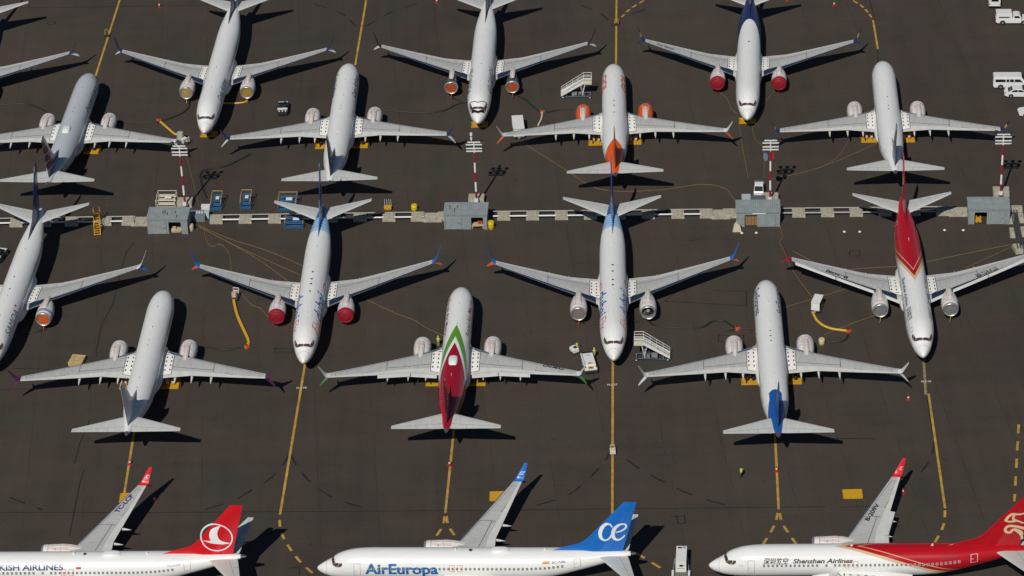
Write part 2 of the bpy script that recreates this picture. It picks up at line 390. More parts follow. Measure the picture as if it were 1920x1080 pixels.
def wing_mesh(sgn):
    xs = [0, .006, .02, .045, .09, .125, .16, .20, .24, .28, .33, .38, .44, .50, .56, .63, .70, .78, .88, 1.0]; mb = MB(); R = []
    vs_ = [1.2, 1.5, 1.9, 2.4, 2.9, 3.4, 3.9, 4.4, 5.0, 5.6, 6.2, 7, 7.8, 8.6, 9.4, 10.2, 11, 11.8, 12.6, 13.4, 14.2, 15, 16, 16.66]
    for v in vs_:
        le, te = w_le(v), w_te(v); c = te - le; t = w_t(v) * c; z = w_z(v); r = []
        for x in xs: r.append((le + x * c, sgn * v, z + af(x) * t * 1.15))
        for x in reversed(xs[1:-1]): r.append((le + x * c, sgn * v, z - af(x) * t * .85))
        R.append(r)
    n = len(R[0]); v0 = [p for r in R for p in r]; F = []; MI = []
    for i in range(len(R) - 1):
        for j in range(n):
            F.append((i * n + j, i * n + (j + 1) % n, (i + 1) * n + (j + 1) % n, (i + 1) * n + j))
            MI.append(1 if (j <= (5 if vs_[i] < 4.9 else 3) or j >= n - 4) and vs_[i] >= 2.3 else (2 if j > 16 else 0))
    mb.v = v0; mb.f = F + [tuple(range(n)), tuple(range((len(R) - 1) * n, len(R) * n))]; mb.m = MI + [0, 0]
    return mb.mesh('wing', [M_white, M_metal, M_white], smooth=True)
def blade_mesh(name, secs, sgn, n=8):
    """secs: (v, z, le, chord, thick, normal v, normal z)"""
    mb = MB(); R = []
    for v, z, le, c, t, nv, nz in secs:
        r = []; z = z + (DZ if v > 16.5 else 0)
        for x in (0, .04, .15, .35, .6, 1.0): r.append((le + x * c, sgn * (v + nv * af(x) * t), z + nz * af(x) * t))
        for x in (.6, .35, .15, .04): r.append((le + x * c, sgn * (v - nv * af(x) * t), z - nz * af(x) * t))
        R.append(r)
    return mb.loft(R).mesh(name, [M_white], smooth=True)
DZ = -.22
UPPER = [(16.64, 4.16, 23.34, 1.22, .14, 0, 1), (16.95, 4.25, 23.6, 1.15, .12, -.5, .8), (17.2, 4.5, 23.85, 1.02, .10, -.85, .45), (17.42, 5.0, 24.15, .85, .08, -.95, .3), (17.92, 6.2, 24.92, .38, .04, -.95, .3)]
LOWER = [(16.85, 4.12, 23.65, 1.05, .10, .45, .9), (17.15, 3.90, 23.9, .98, .09, .5, .85), (17.6, 3.5, 24.3, .75, .07, .6, .8), (17.98, 3.12, 24.75, .38, .04, .6, .8)]
def edge_mesh(sgn, va, vb, kind):
    mb = MB(); R = []
    for i in range(7):
        v = va + (vb - va) * i / 6; z = w_z(v)
        if kind == 'slat': u0 = w_le(v) - .42; P = [(0, -.10), (.06, .02), (.25, .10), (.46, .13), (.44, .09), (.2, .02)]
        else: u0 = w_te(v) - .35; P = [(0, .05), (.4, .06), (.95, -.06), (1.0, -.10), (.5, -.04), (0, -.02)]
        R.append([(u0 + a, sgn * v, z + b) for a, b in P])
    return mb.loft(R).mesh(kind, [M_white])
def stab_mesh(sgn):
    return blade_mesh('tailplane', [(.2, 4.80, 34.5, 3.85, .34, 0, 1), (1.0, 4.90, 35.1, 3.5, .30, 0, 1), (7.15, 5.66, 38.93, .74, .08, 0, 1)], sgn)
FIN_LE = [(5.0, 28.2), (5.4, 29.05), (5.95, 30.7), (6.4, 32.3), (6.75, 32.95), (7.35, 33.6), (9.3, 35.2), (12.62, 37.97)]
def fin_le(z): return interp(z, FIN_LE)
def fin_te(z): return 37.72 + (z - 5.2) * .245
def fin_half(u, z):
    c0 = 4.95 - (z - 5.2) * .44; s = 1 - (fin_te(z) - u) / c0
    return max(af(min(s, 1)) * .09 * c0 if s > 0 else 0, .045 if (u < fin_te(z) - .1) else .012)
def fin_mesh(a, b, name):
    mb = MB(); R = []
    zs = [5.0, 5.2, 5.4, 5.65, 5.95, 6.2, 6.4, 6.6, 6.75, 7.0, 7.35, 8, 9.3, 11, 12.4, 12.62]
    for z in zs:
        le, te = fin_le(z), fin_te(z); spl = te - (4.95 - (z - 5.2) * .44) * .32
        lo, hi = (le, spl) if a == 0 else (spl + .03, te); r = []
        tk = .6 if z > 12.5 else 1
        xs = [0, .02, .06, .14, .25, .4, .55, .7, .85, 1] if a == 0 else [0, .33, .66, 1]
        for x in xs: u = lo + (hi - lo) * x; r.append((u, (fin_half(u, z) if x > 0 or a else .01) * tk, z))
        for x in reversed(xs if a == 1 else xs[1:]): u = lo + (hi - lo) * x; r.append((u, -fin_half(u, z) * tk, z))
        R.append(r)
    return mb.loft(R).mesh(name, [M_white], smooth=True)
def plug(u): return -1.4 if u <= 7.5 else (1.3 if u >= 23 else -1.4 + 2.7 * (u - 7.5) / 15.5)      # the stretched model
def fuselage_mesh(lng=0):
    us = [0, .02, .06, .14, .25, .4, .55, .7, .85, 1.0, 1.15] + [1.3 + .1 * i for i in range(25)] + [3.95, 4.2, 4.5, 4.8, 5.2, 5.6, 6, 6.6, 7.2] + [7.2 + 1.48 * i for i in range(1, 13)] + [25.5 + .5 * i for i in range(26)] + [38.4, 38.7]
    return MB().loft([[(u + plug(u) * lng, *fus(u, 360 * k / 72)[1:]) for k in range(72)] for u in us]).mesh('fuselage', [M_white], smooth=True)
def fus_fixed(u, ang):
    w, zt, zb = prof(u); zc, h = (zt + zb) / 2, (zt - zb) / 2; return (u, w * math.cos(rad(ang)), zc + h * math.sin(rad(ang)))
def cone_mesh():
    mb = MB(); mb.loft([[fus_fixed(u, 360 * k / 20) for k in range(20)] for u in (38.7, 39.0, 39.25, 39.39)], 0)
    w, zt, zb = prof(39.39); zc = (zt + zb) / 2
    mb.tube((39.38, 0, zc), (39.42, 0, zc), .11, mi=1, n=12); return mb.mesh('exhaust_cone', [M_dmetal, M_dark], smooth=True)
def fairing_mesh():
    R = []
    for u, w, zt, zb in [(12.6, 1.3, 1.9, 1.5), (13.5, 1.86, 2.4, 1.25), (14.8, 2.10, 2.75, 1.12), (17, 2.24, 2.95, 1.08), (20, 2.28, 2.95, 1.1), (21.8, 2.2, 2.85, 1.15), (23.4, 2.02, 2.5, 1.3), (24.8, 1.5, 2.1, 1.5)]:
        R.append([(u, w * math.copysign(abs(math.cos(a)) ** .6, math.cos(a)), (zt + zb) / 2 + (zt - zb) / 2 * math.copysign(abs(math.sin(a)) ** .75, math.sin(a))) for a in [2 * math.pi * k / 28 for k in range(28)]])
    return MB().loft(R).mesh('wing_root_fairing', [M_white], smooth=True)
EV, EZ = 4.85, 1.94
def ring(u, r, n=32, flat=.06): return [(u, r * math.cos(2 * math.pi * k / n), r * math.sin(2 * math.pi * k / n) * (1 - flat if math.sin(2 * math.pi * k / n) < 0 else 1)) for k in range(n)]
def nacelle_mesh():
    mb = MB(); mb.loft([ring(u, r) for u, r in [(13.34, 1.125), (13.6, 1.165), (14.2, 1.205), (15.0, 1.20), (15.8, 1.12), (16.4, 1.0), (16.95, .88), (16.9, .84), (16.2, .85)]], 0, cap=False)
    mb.loft([ring(u, r) for u, r in [(16.2, .68), (17.0, .60), (17.7, .44), (17.65, .4), (17.2, .36), (18.4, .05)]], 1, cap=True)
    return mb.mesh('nacelle', [M_white, M_dmetal], smooth=True)
def core_mesh():       # engine with its cowls taken off
    mb = MB(); mb.loft([ring(u, r, 20) for u, r in [(13.34, 1.05), (13.8, 1.05), (13.85, .80), (14.6, .70), (15.2, .78), (16.4, .70), (17.4, .5), (18.3, .06)]], 0)
    rr = random.Random(3)
    for k in range(26):
        a = rr.uniform(0, 6.28); b = a + rr.uniform(-.5, .5); u0 = rr.uniform(13.9, 15); u1 = u0 + rr.uniform(.6, 1.6); r = rr.uniform(.78, 1.0)
        mb.path([(u0, r * .8 * math.cos(a), r * .8 * math.sin(a)), (u0 + .1, r * math.cos(a), r * math.sin(a)), (u1, r * math.cos(b), r * math.sin(b)), (u1 + .1, r * .75 * math.cos(b), r * .75 * math.sin(b))], .04, 5, mi=1 + k % 2)
    return mb.mesh('bare_engine', [M_dmetal, M_dark, M_metal], smooth=False)
def lip_mesh(): return MB().loft([ring(u, r) for u, r in [(13.9, .86), (13.45, .84), (13.22, .86), (13.10, .92), (13.05, 1.0), (13.10, 1.07), (13.34, 1.125)]], 0, cap=False).mesh('inlet_lip', [M_lip], smooth=True)
def fan_mesh():
    mb = MB(); mb.add([(13.95, .9 * math.cos(k * math.pi / 12), .9 * math.sin(k * math.pi / 12)) for k in range(24)], [tuple(range(24))], 1)
    for k in range(18):
        a = 2 * math.pi * k / 18; b = a + .26
        mb.poly([(13.72, .28 * math.cos(a), .28 * math.sin(a)), (13.66, .89 * math.cos(a + .1), .89 * math.sin(a + .1)), (13.86, .89 * math.cos(b + .1), .89 * math.sin(b + .1)), (13.84, .28 * math.cos(b), .28 * math.sin(b))], 0)
    mb.loft([ring(u, r, 16, 0) for u, r in [(13.86, .3), (13.66, .27), (13.5, .18), (13.4, .02)]], 2); return mb.mesh('fan', [M_fanblade, M_black, M_greyline], smooth=True)
def cover_mesh():
    mb = MB(); mb.loft([ring(u, r, 32, .05) for u, r in [(13.62, 1.19), (13.3, 1.17), (13.05, 1.13), (12.98, 1.04), (12.99, .90), (13.02, .86), (12.97, .80), (12.94, .4), (12.93, .02)]], 0, cap=False)
    for k in range(6):
        a = math.pi * k / 3 + .3; mb.tube((12.97, .2 * math.cos(a), .2 * math.sin(a)), (12.99, .78 * math.cos(a), .78 * math.sin(a)), .015, n=4)
    mb.path([(13.0, 0, -1.0), (13.0, .05, -1.5), (12.9, .05, -1.9)], .035, 5); return mb.mesh('engine_cover', [M_redcover], smooth=True)
def plug_mesh():
    mb = MB(); mb.loft([ring(u, r, 28, 0) for u, r in [(13.40, .85), (13.26, .84), (13.22, .5), (13.21, .02)]], 0, cap=False)
    for k in range(-4, 5):
        h = math.sqrt(max(0, .80**2 - (k * .19) ** 2)); mb.tube((13.19, k * .19, -h), (13.19, k * .19, h), .022, n=4, mi=1); mb.tube((13.18, -h, k * .19), (13.18, h, k * .19), .022, n=4, mi=1)
    mb.path([(13.1, 0, -.85), (12.9, .0, -1.25), (12.95, .1, -1.85)], .05, 5, mi=2); return mb.mesh('inlet_plug', [M_orangehub, M_line, M_hose], smooth=True)
def pylon_mesh():
    R = []
    for u, w, zt, zb in [(14.45, .24, 3.16 - EZ, 2.9 - EZ), (14.7, .34, 3.24 - EZ, 2.8 - EZ), (15.8, .37, 3.30 - EZ, 2.6 - EZ), (16.9, .36, 3.20 - EZ, 2.5 - EZ), (18.2, .28, 2.9 - EZ, 2.4 - EZ), (19.4, .06, 2.6 - EZ, 2.45 - EZ)]:
        R.append([(u, -w, zb), (u, -w, zt - .1), (u, -w * .6, zt), (u, w * .6, zt), (u, w, zt - .1), (u, w, zb)])
    return MB().loft(R).mesh('pylon', [M_white], smooth=False)
def wheel_mesh(r, w):
    mb = MB(); P = [(0, .45), (.02, .5), (.04, .9), (.14, .99), (.5, 1.0), (.86, .99), (.96, .9), (.98, .5), (1, .45)]
    R = [[(r * q * math.cos(2 * math.pi * k / 20), (t - .5) * w, r * q * math.sin(2 * math.pi * k / 20)) for k in range(20)] for t, q in P]
    mb.loft(R); mb.tube((0, -w * .52, 0), (0, w * .52, 0), r * .42, n=12, mi=1); return mb.mesh('wheel', [M_dark, M_steel], smooth=True)
def canoe_mesh(v, tip):
    te = w_te(v); z = w_z(v) - .30; L = tip - (te - 2.6); R = []
    for t, q in [(0, .05), (.12, .6), (.35, 1), (.65, .85), (.85, .5), (1, .04)]:
        R.append([(te - 2.6 + L * t, (.22 * q * math.cos(a)), z + .05 - .25 * t * t + .27 * q * math.sin(a)) for a in [2 * math.pi * k / 10 for k in range(10)]])
    return MB().loft(R).mesh('flap_fairing', [M_white], smooth=True)
def patch(u0, u1, p0, p1, off, nu=4, npz=8, edge=.045, mats=None, name='door'):
    """curved door panel with outline: material 0 fill, 1 outline"""
    mb = MB(); r = 1.95
    def quad(a0, a1, b0, b1, mi, o, k):
        us = [a0, a1]; ps = [b0 + (b1 - b0) * i / k for i in range(k + 1)]
        vs = [fus(u, p, 1, o) for u in us for p in ps]
        mb.add(vs, [(i, i + 1, k + 2 + i, k + 1 + i) for i in range(k)], mi)
    quad(u0, u1, p0, p1, 0, off, npz); e = edge; ed = math.degrees(edge / r)
    quad(u0, u0 + e, p0, p1, 1, off + .006, npz); quad(u1 - e, u1, p0, p1, 1, off + .006, npz)
    quad(u0 + e, u1 - e, p0, p0 + ed, 1, off + .006, 1); quad(u0 + e, u1 - e, p1 - ed, p1, 1, off + .006, 1)
    quad(u0 + e, u0 + (u1 - u0) * .45, p0 + (p1 - p0) * .45, p0 + (p1 - p0) * .45 + ed, 1, off + .006, 1)
    me = mb.mesh(name, mats, smooth=True); return me
def mirror_mesh(me):
    m2 = me.copy(); 
    for v in m2.vertices: v.co.y = -v.co.y
    m2.flip_normals(); return m2
def window_mesh():
    mb = MB(); P = [(-.08, -.15), (.08, -.15), (.115, -.11), (.115, .11), (.08, .15), (-.08, .15), (-.115, .11), (-.115, -.11)]
    mb.add([(x, .012, y) for x, y in P], [tuple(range(8))], 0); P2 = [(x * 1.3, y * 1.22) for x, y in P]
    mb.add([(x, .008, y) for x, y in P] + [(x, .008, y) for x, y in P2], [(i, (i + 1) % 8, 8 + (i + 1) % 8, 8 + i) for i in range(8)], 1)
    return mb.mesh('window', [M_glass, M_winframe])
CW = [[(1.88, 87.5), (2.15, 87.5), (2.27, 66), (2.36, 48), (2.07, 42), (1.95, 64)], [(2.11, 39.5), (2.42, 45.5), (2.82, 41), (2.84, 31), (2.46, 26)], [(2.52, 24), (2.89, 30), (2.91, 39), (3.28, 37), (3.24, 27), (3.0, 22)]]
def cw_mesh(pl, sgn):
    pl = [(a[0] + (b[0] - a[0]) * t / 4, a[1] + (b[1] - a[1]) * t / 4) for a, b in zip(pl, pl[1:] + pl[:1]) for t in range(4)]; mb = MB(); n = len(pl); cu = sum(p[0] for p in pl) / n; cp = sum(p[1] for p in pl) / n
    def P(u, p, o): return fus(u, p, sgn, o)
    R = [[P(cu + (u - cu) * s, cp + (p - cp) * s, .016) for u, p in pl] for s in (1, .8, .6, .4, .2)]
    vs = [p for r in R for p in r] + [P(cu, cp, .016)]
    fs = [(k * n + i, k * n + (i + 1) % n, (k + 1) * n + (i + 1) % n, (k + 1) * n + i) for k in range(4) for i in range(n)] + [(4 * n + i, 4 * n + (i + 1) % n, 5 * n) for i in range(n)]
    mb.add(vs, fs, 0)
    o = [P(cu + (u - cu) * 1.08, cp + (p - cp) * 1.08, .012) for u, p in pl]; i_ = [P(u, p, .017) for u, p in pl]
    mb.add(i_ + o, [(i, (i + 1) % n, n + (i + 1) % n, n + i) for i in range(n)], 1)
    return mb.mesh('cockpit_window', [M_cglass, M_wframe], smooth=True)
def dome_mesh():
    R = []
    for t, q in [(0, .02), (.06, .5), (.15, .8), (.3, 1), (.6, 1), (.8, .85), (.94, .5), (1, .02)]:
        R.append([(-1.3 + 2.6 * t, .62 * (.35 + .65 * q) * math.copysign(abs(math.cos(a)) ** .7, math.cos(a)), -.12 + (.42 * q) * max(0, math.sin(a)) ** .6) for a in [math.pi * k / 12 for k in range(13)]])
    mb = MB().loft(R, closed=True); return mb.mesh('satcom_dome', [M_white], smooth=True)

ME = dict(fus=fuselage_mesh(), fusl=fuselage_mesh(1), cone=cone_mesh(), fair=fairing_mesh(), wing={s: wing_mesh(s) for s in (1, -1)}, up={s: blade_mesh('winglet', UPPER, s) for s in (1, -1)}, lo={s: blade_mesh('lower_winglet', LOWER, s) for s in (1, -1)},
          stab={s: stab_mesh(s) for s in (1, -1)}, fin=fin_mesh(0, 0, 'fin'), rud=fin_mesh(1, 1, 'rudder'), nac=nacelle_mesh(), core=core_mesh(), lip=lip_mesh(), fan=fan_mesh(), cover=cover_mesh(), plug=plug_mesh(), pylon=pylon_mesh(),
          wh=wheel_mesh(.56, .42), nwh=wheel_mesh(.34, .2), canoe={v: canoe_mesh(v, t) for v, t in ((3.9, 22.6), (6.25, 22.95), (9.0, 23.6))}, win=window_mesh(), cw=[[cw_mesh(p, s) for p in CW] for s in (1, -1)], dome=dome_mesh())
DOOR = patch(4.72, 5.56, -20, 33, .012, mats=[M_white, M_greyline], name='cabin_door'); DOORR = patch(31.78, 32.62, -5, 40, .014, mats=[M_white, M_greyline], name='cabin_door')
EX = [patch(a, a + .62, 2, 27, .010, edge=.05, mats=[M_white, M_greyline], name='overwing_exit') for a in (16.55, 17.52)]
DOORS = {1: (DOOR, DOORR, *EX), -1: tuple(mirror_mesh(m) for m in (DOOR, DOORR, *EX))}

def walk_mesh(s):        # white non-slip panel at the wing root with black tie-down marks
    mb = MB()
    def P(u, v, o): return (u, s * v, w_top(u, v, o))
    def grid(c, off, mi, k=10):
        (a0, b0), (a1, b1), (a2, b2), (a3, b3) = c; vs = []; m = 3
        for i in range(k + 1):
            t = i / k
            for j in range(m + 1):
                q = j / m; u = (a0 * (1 - q) + a1 * q) * (1 - t) + (a3 * (1 - q) + a2 * q) * t; v = (b0 * (1 - q) + b1 * q) * (1 - t) + (b3 * (1 - q) + b2 * q) * t
                vs.append(P(u, v, off))
        mb.add(vs, [(i * (m + 1) + j, i * (m + 1) + j + 1, (i + 1) * (m + 1) + j + 1, (i + 1) * (m + 1) + j) for i in range(k) for j in range(m)], mi)
    grid([(15.75, 1.75), (16.12, 2.55), (21.05, 2.55), (21.1, 1.75)], .014, 0); grid([(16.12, 2.55), (16.75, 3.26), (20.95, 3.26), (21.05, 2.55)], .014, 0)
    grid([(15.66, 1.75), (16.05, 2.60), (21.12, 2.60), (21.17, 1.75)], .009, 1); grid([(16.05, 2.60), (16.70, 3.34), (21.02, 3.34), (21.12, 2.60)], .009, 1)
    for u in (17.0, 17.95, 18.9, 19.85): 
        for v in (2.25, 2.95): grid([(u, v), (u, v + .17), (u + .38, v + .19), (u + .38, v + .02)], .022, 1, 2)
    grid([(16.35, 2.0), (16.35, 2.5), (16.5, 2.5), (16.5, 2.0)], .022, 1, 1); grid([(16.95, 2.98), (17.05, 3.12), (17.5, 3.12), (17.4, 2.98)], .022, 1, 1)
    return mb.mesh('walkway_panel', [mat('walkway_white', (.80, .79, .74), .6), M_black], smooth=True)
ME['walk'] = {s: walk_mesh(s) for s in (1, -1)}
def wing_layers(u, v, z, a, phi):
    G1 = (.05, .05, .05); W = .04
    sp1 = u - (19.45 + .0) - (a - 3.4) * .29          # spoiler line
    slat = u - 17.30 - (a - 5.0) * .556               # behind the slats
    ail = u - 22.35 - (a - 11.2) * .42
    return [(((sp1.abs() < W) & a.between(3.35, 9.2)), G1), ((slat.abs() < .035) & a.between(5.6, 16.2), (.16, .16, .16)), ((ail.abs() < .03) & a.between(11.0, 15.9), (.10, .10, .10)),
            (a.near(9.2, .035) & u.between(19.1, 21.6) & (sp1 < .6), G1), (a.near(11.0, .03) & u.between(22.1, 23.2), (.1, .1, .1)), (a.near(15.9, .03) & u.between(23.6, 24.4), (.1, .1, .1)),
            (((u - 20.9 - (a - 3.4) * .25).abs() < .025) & a.between(3.35, 10.8), (.18, .18, .18)), (a.near(6.2, .02) & (sp1 > 0), (.2, .2, .2)), (a.near(12.6, .02) & (slat < 0), (.2, .2, .2)), (a.near(9.0, .02) & (slat < 0), (.2, .2, .2))]
M_wing = livery('wing_grey', (.47, .475, .455), wing_layers, .42, dirt=.16)
M_flap = mat('flap_paint', (.60, .60, .57), .45, noise=.12, nscale=1.2)
M_stab = livery('tailplane_paint', (.56, .57, .545), lambda u, v, z, a, phi: [((u - 37.25 - a * .29).abs() < .03, (.25, .25, .25)), (a.near(2.6, .02) & (u > 38.0), (.25, .25, .25))], .42, dirt=.12)
def nac_layers(u, v, z, a, phi):
    RL = (.45, .12, .07); an = (z.op('ARCTAN2', v)) * 57.2958
    return [(u.near(13.95, .03), RL), (u.near(15.6, .028), RL), ((a.near(.42, .022)) & (z > .4) & (u > 13.9), RL), (an.near(20, 1.2) & (u > 14.2), RL), (an.near(160, 1.2) & (u > 14.2), RL),
            (an.near(52, 1.0) & u.between(14.1, 14.9), RL), (an.near(118, 1.0) & u.between(14.5, 15.4), RL), (u.between(14.2, 14.28) & an.between(52, 75), RL), (u.between(14.85, 14.92) & an.between(100, 126), RL)]
M_nac = livery('nacelle_white', (.72, .70, .68), nac_layers, .35, dirt=.12)
M_nacblue = livery('nacelle_white_blue_band', (.72, .70, .68), lambda u, v, z, a, phi: nac_layers(u, v, z, a, phi) + [(u.between(13.75, 13.95), (.03, .07, .25)), (u.between(14.1, 14.3), (.03, .07, .25))], .35)
M_nacorange = livery('nacelle_orange', (.72, .10, .006), lambda u, v, z, a, phi: [(u.near(13.95, .03), (.8, .4, .2)), ((a.near(.42, .03)) & (z > .4) & (u > 13.9), (.75, .6, .5))], .35)
M_naconeback = livery('nacelle_marked', (.70, .68, .66), lambda u, v, z, a, phi: nac_layers(u, v, z, a, phi) + [((a < .55) & (z > .6) & u.between(13.9, 15.4) & ((v * 9 + u * 5).op('SINE') > .72), (.25, .10, .05))], .35)
M_pylon = livery('pylon_paint', (.64, .61, .57), lambda u, v, z, a, phi: [(a.near(.19, .02), (.50, .25, .18)), (u.near(15.5, .02), (.50, .25, .18)), (u.near(16.3, .02), (.50, .25, .18))], .45)
def antenna_blade():
    return MB().side_prism([(0, 0), (.34, 0), (.30, .32), (.17, .32)], -.02, .02).mesh('antenna', [M_white])
def hatch_disc(): return MB().tube((0, 0, 0), (0, 0, .02), .17, n=12).mesh('roof_hatch', [M_black])
ME['ant'] = antenna_blade(); ME['disc'] = hatch_disc()
def plain(c, nm, **k): return livery(nm, c, None, **k)
BASE = {'d': 90, 'u': -90, 'l': 0}
WINS = [6.69 + .537 * i for i in range(13)] + [14.27] + [15.33 + .537 * i for i in range(29)]

def airliner(pos, ori, dth, spec, label):
    S = spec.get; root = empty('airliner', (pos[0], pos[1], 0), rad(BASE[ori] + dth), label, 'airliner', 'grounded airliners parked in rows')
    fm, finm = spec['fus'], spec['fin']; LG = bool(S('long')); LF, LA = (-1.4, 1.3) if LG else (0, 0); f = inst('fuselage', ME['fusl' if LG else 'fus'], root, [fm])
    def sh(o, d): o.location.x += d; return o
    sh(inst('exhaust_cone', ME['cone'], f), LA); inst('wing_root_fairing', ME['fair'], root, [S('belly', M_bellywhite)])
    for si, sg in ((0, 1), (1, -1)):
        for k in range(3):
            o = sh(inst('cockpit_window', ME['cw'][si][k], f), LF)
            if S('mask'): o.material_slots[1].link = 'OBJECT'; o.material_slots[1].material = M_black
        if S('mask'): pass
    # livery lettering and painted emblems are parts of the skin they sit on
    for t in spec.get('text', []):
        txt, u0, u1, ph, h, sg, col, bold, shear = t
        vs, fs = text_pts(txt, u1 - u0, h, bold, shear)
        fn = (lambda a, b: fus(u0 + a, ph + math.degrees(b / 1.95), -1, .012)) if sg < 0 else (lambda a, b: fus(u1 - a, ph + math.degrees(b / 1.95), 1, .012))
        o, of = flat_mapped(vs, fs, fn); sh(MB().add(o, of).build('lettering', col, f, smooth=True), LF)
    for kind, args, col in spec.get('decal', []):
        mb = MB()
        for sg in ((1, -1) if kind == 'fin' else (args[0],)):
            polys = args if kind == 'fin' else args[1]
            for pl in polys:
                if kind == 'fin':
                    bm_v, bm_f = flat_mapped([(p[0], p[1]) for p in pl[0]], pl[1], lambda a, b: (a, sg * (fin_half(a, b) + .024), b), .25)
                else: bm_v, bm_f = flat_mapped([(p[0], p[1]) for p in pl[0]], pl[1], lambda a, b: fus(a, b, sg, .014), 8)
                mb.add(bm_v, bm_f)
        o = mb.build('emblem' if kind == 'fin' else 'flag', col, None, smooth=True); o.parent = f; sh(o, LA if kind == 'fin' else LF); ALLKIDS.setdefault(f.name, []).append(o)
    for sg in (1, -1):
        fr, rr, *ex = DOORS[sg]; ol = S('outline', M_greyline)
        for me, fill in [(fr, S('doorfill', fm)), (rr, fm)] + [(e, fm) for e in ex]: sh(inst('cabin_door' if me in (fr, rr) else 'overwing_exit', me, root, [fill, S('outline2', ol) if me is rr else (M_greyline if me is fr else ol)]), LF if me is fr else (LA if me is rr else 0))
    for sg in S('wins', (-1,)):
        for u in WINS:
            o = inst('window', ME['win'], root); p = fus(u, 13, sg, 0); o.location = (p[0] + (plug(u) if LG else 0), p[1], p[2]); o.rotation_euler = (rad(13) * sg, 0, 0 if sg > 0 else 0)
            if sg < 0: o.rotation_euler = (rad(-13), 0, 0); o.scale = (1, -1, 1)
    for u in S('ants', (8.2, 13.4, 26.2)):
        o = inst('antenna', ME['ant'], root); o.location = (u, 0, prof(u)[1] - .02)
    for u in S('discs', (15.3, 17.6)):
        o = inst('roof_vent', ME['disc'], root); o.location = (u, 0, prof(u)[1] - .005); o.scale = (S('dsc', 1.0),) * 2 + (1,)
    if S('dome'):
        o = inst('satcom_dome', ME['dome'], root, [S('domemat', M_domewhite)]); o.location = (22.75, 0, 5.38)
    f2 = sh(inst('fin', ME['fin'], root, [finm]), LA); sh(inst('rudder', ME['rud'], root, [finm]), LA)
    for sg in (1, -1):
        w = inst('wing', ME['wing'][sg], root, [M_wing, S('le', M_metal), M_flap])
        inst('winglet', ME['up'][sg], w, [S('wl', M_winglet)]); inst('lower_winglet', ME['lo'][sg], w, [S('wl2', S('wl', M_winglet))])
        for v in (3.9, 6.25, 9.0):
            o = inst('flap_fairing', ME['canoe'][v], w, [M_flap]); o.location = (0, sg * v, 0)
        inst('walkway_panel', ME['walk'][sg], w)
        if S('slats'):
            for a_, b_ in ((2.1, 4.3), (5.5, 10.6), (10.7, 16.2)): inst('slat', edge_mesh(sg, a_, b_, 'slat'), w, [M_flap])
        if S('flaps'):
            for a_, b_ in ((2.4, 5.9), (6.0, 10.3)): inst('flap', edge_mesh(sg, a_, b_, 'flap'), w, [M_flap])
        if S('wlogo'):
            polys, mt, sc, cx, cy = spec['wlogo']; mb = MB()
            for pv, pf in polys: pf = pf if len(pf[0]) < 5 else pf; mb.add([(24.60 + (p[0] - cx) * sc + .5 * (p[1] - cy) * sc, sg * (17.42 + .42 * (p[1] - cy) * sc - .075), 4.80 + .9 * (p[1] - cy) * sc) for p in pv], pf)
            mb.build('emblem', mt, w)
        for t in spec.get('wtext', []):
            txt, s2, (ua, va), (ub, vb), h, up, col = t
            if s2 != sg: continue
            L = math.hypot(ub - ua, vb - va); vs, fs = text_pts(txt, L, h, .035); d = ((ub - ua) / L, (vb - va) / L); n = (-d[1] * up, d[0] * up)
            o, of = flat_mapped(vs, fs, lambda a, b: (ua + d[0] * a + n[0] * b, va + d[1] * a + n[1] * b, w_top(ua + d[0] * a + n[0] * b, abs(va + d[1] * a + n[1] * b), .022)), .15)
            MB().add(o, of).build('registration', col, w, smooth=True)
        sh(inst('tailplane', ME['stab'][sg], root, [M_stab]), LA - .12)
        e = inst('engine', ME['core'] if S('bare') else ME['nac'], root, None if S('bare') else [S('nac', M_nac)]); e.location = (-.18, sg * EV, EZ)
        inst('inlet_lip', ME['lip'], e); inst('pylon', ME['pylon'], e, [M_pylon])
        ev = S('eng', ('fan', 'fan'))[0 if sg > 0 else 1]
        if ev == 'fan': inst('fan', ME['fan'], e)
        elif ev == 'cover': inst('engine_cover', ME['cover'], e)
        else:
            inst('inlet_plug', ME['plug'], e, [ev, M_hose if ev is M_plugdark else (M_greyline if ev in (M_pluggrey, M_plugbrown) else (M_orangehub if ev in (M_plugorange, M_plugembers) else M_line)), M_orangehub if ev in (M_plugbrown, M_plugorange, M_plugembers) else (M_yellow if ev is M_pluggrey else M_hose)])
        g = MB(); g.tube((19.6, 0, .56), (19.45, 0, 2.4), .13, n=10); g.tube((19.6, -.62, .56), (19.6, .62, .56), .1, n=8); g.box((19.9, 0, 1.5), (.5, .08, 1.3)); g.tube((19.5, 0, 1.5), (18.7, -sg * .9, 2.2), .06, n=6)
        gm = GEAR.get(sg) or GEAR.setdefault(sg, g.mesh('main_gear', [M_dmetal])); go = inst('main_gear', gm, root); go.location = (0, sg * 2.86, 0)
        for q in (-.40, .40):
            o = inst('wheel', ME['wh'], go, [S('tyre', M_dark), M_steel if not S('tyre') else S('tyre')]); o.location = (19.6, q, .56)
    g = GEAR.get('n') or GEAR.setdefault('n', MB().tube((4.1, 0, .34), (4.0, 0, 1.7), .09, n=8).tube((4.1, -.3, .34), (4.1, .3, .34), .06, n=8).box((3.7, .35, 1.3), (1.2, .04, .5)).box((3.7, -.35, 1.3), (1.2, .04, .5)).mesh('nose_gear', [M_dmetal]))
    ng = sh(inst('nose_gear', g, root), LF)
    for q in (-.2, .2):
        o = inst('wheel', ME['nwh'], ng); o.location = (4.1, q, .34)
    return root
GEAR = {}
M_bellywhite = plain((.72, .72, .71), 'belly_white'); M_domewhite = plain((.80, .80, .78), 'dome_white'); M_winglet = plain((.72, .72, .71), 'winglet_white')
RL_ = (.45, .42, .40)
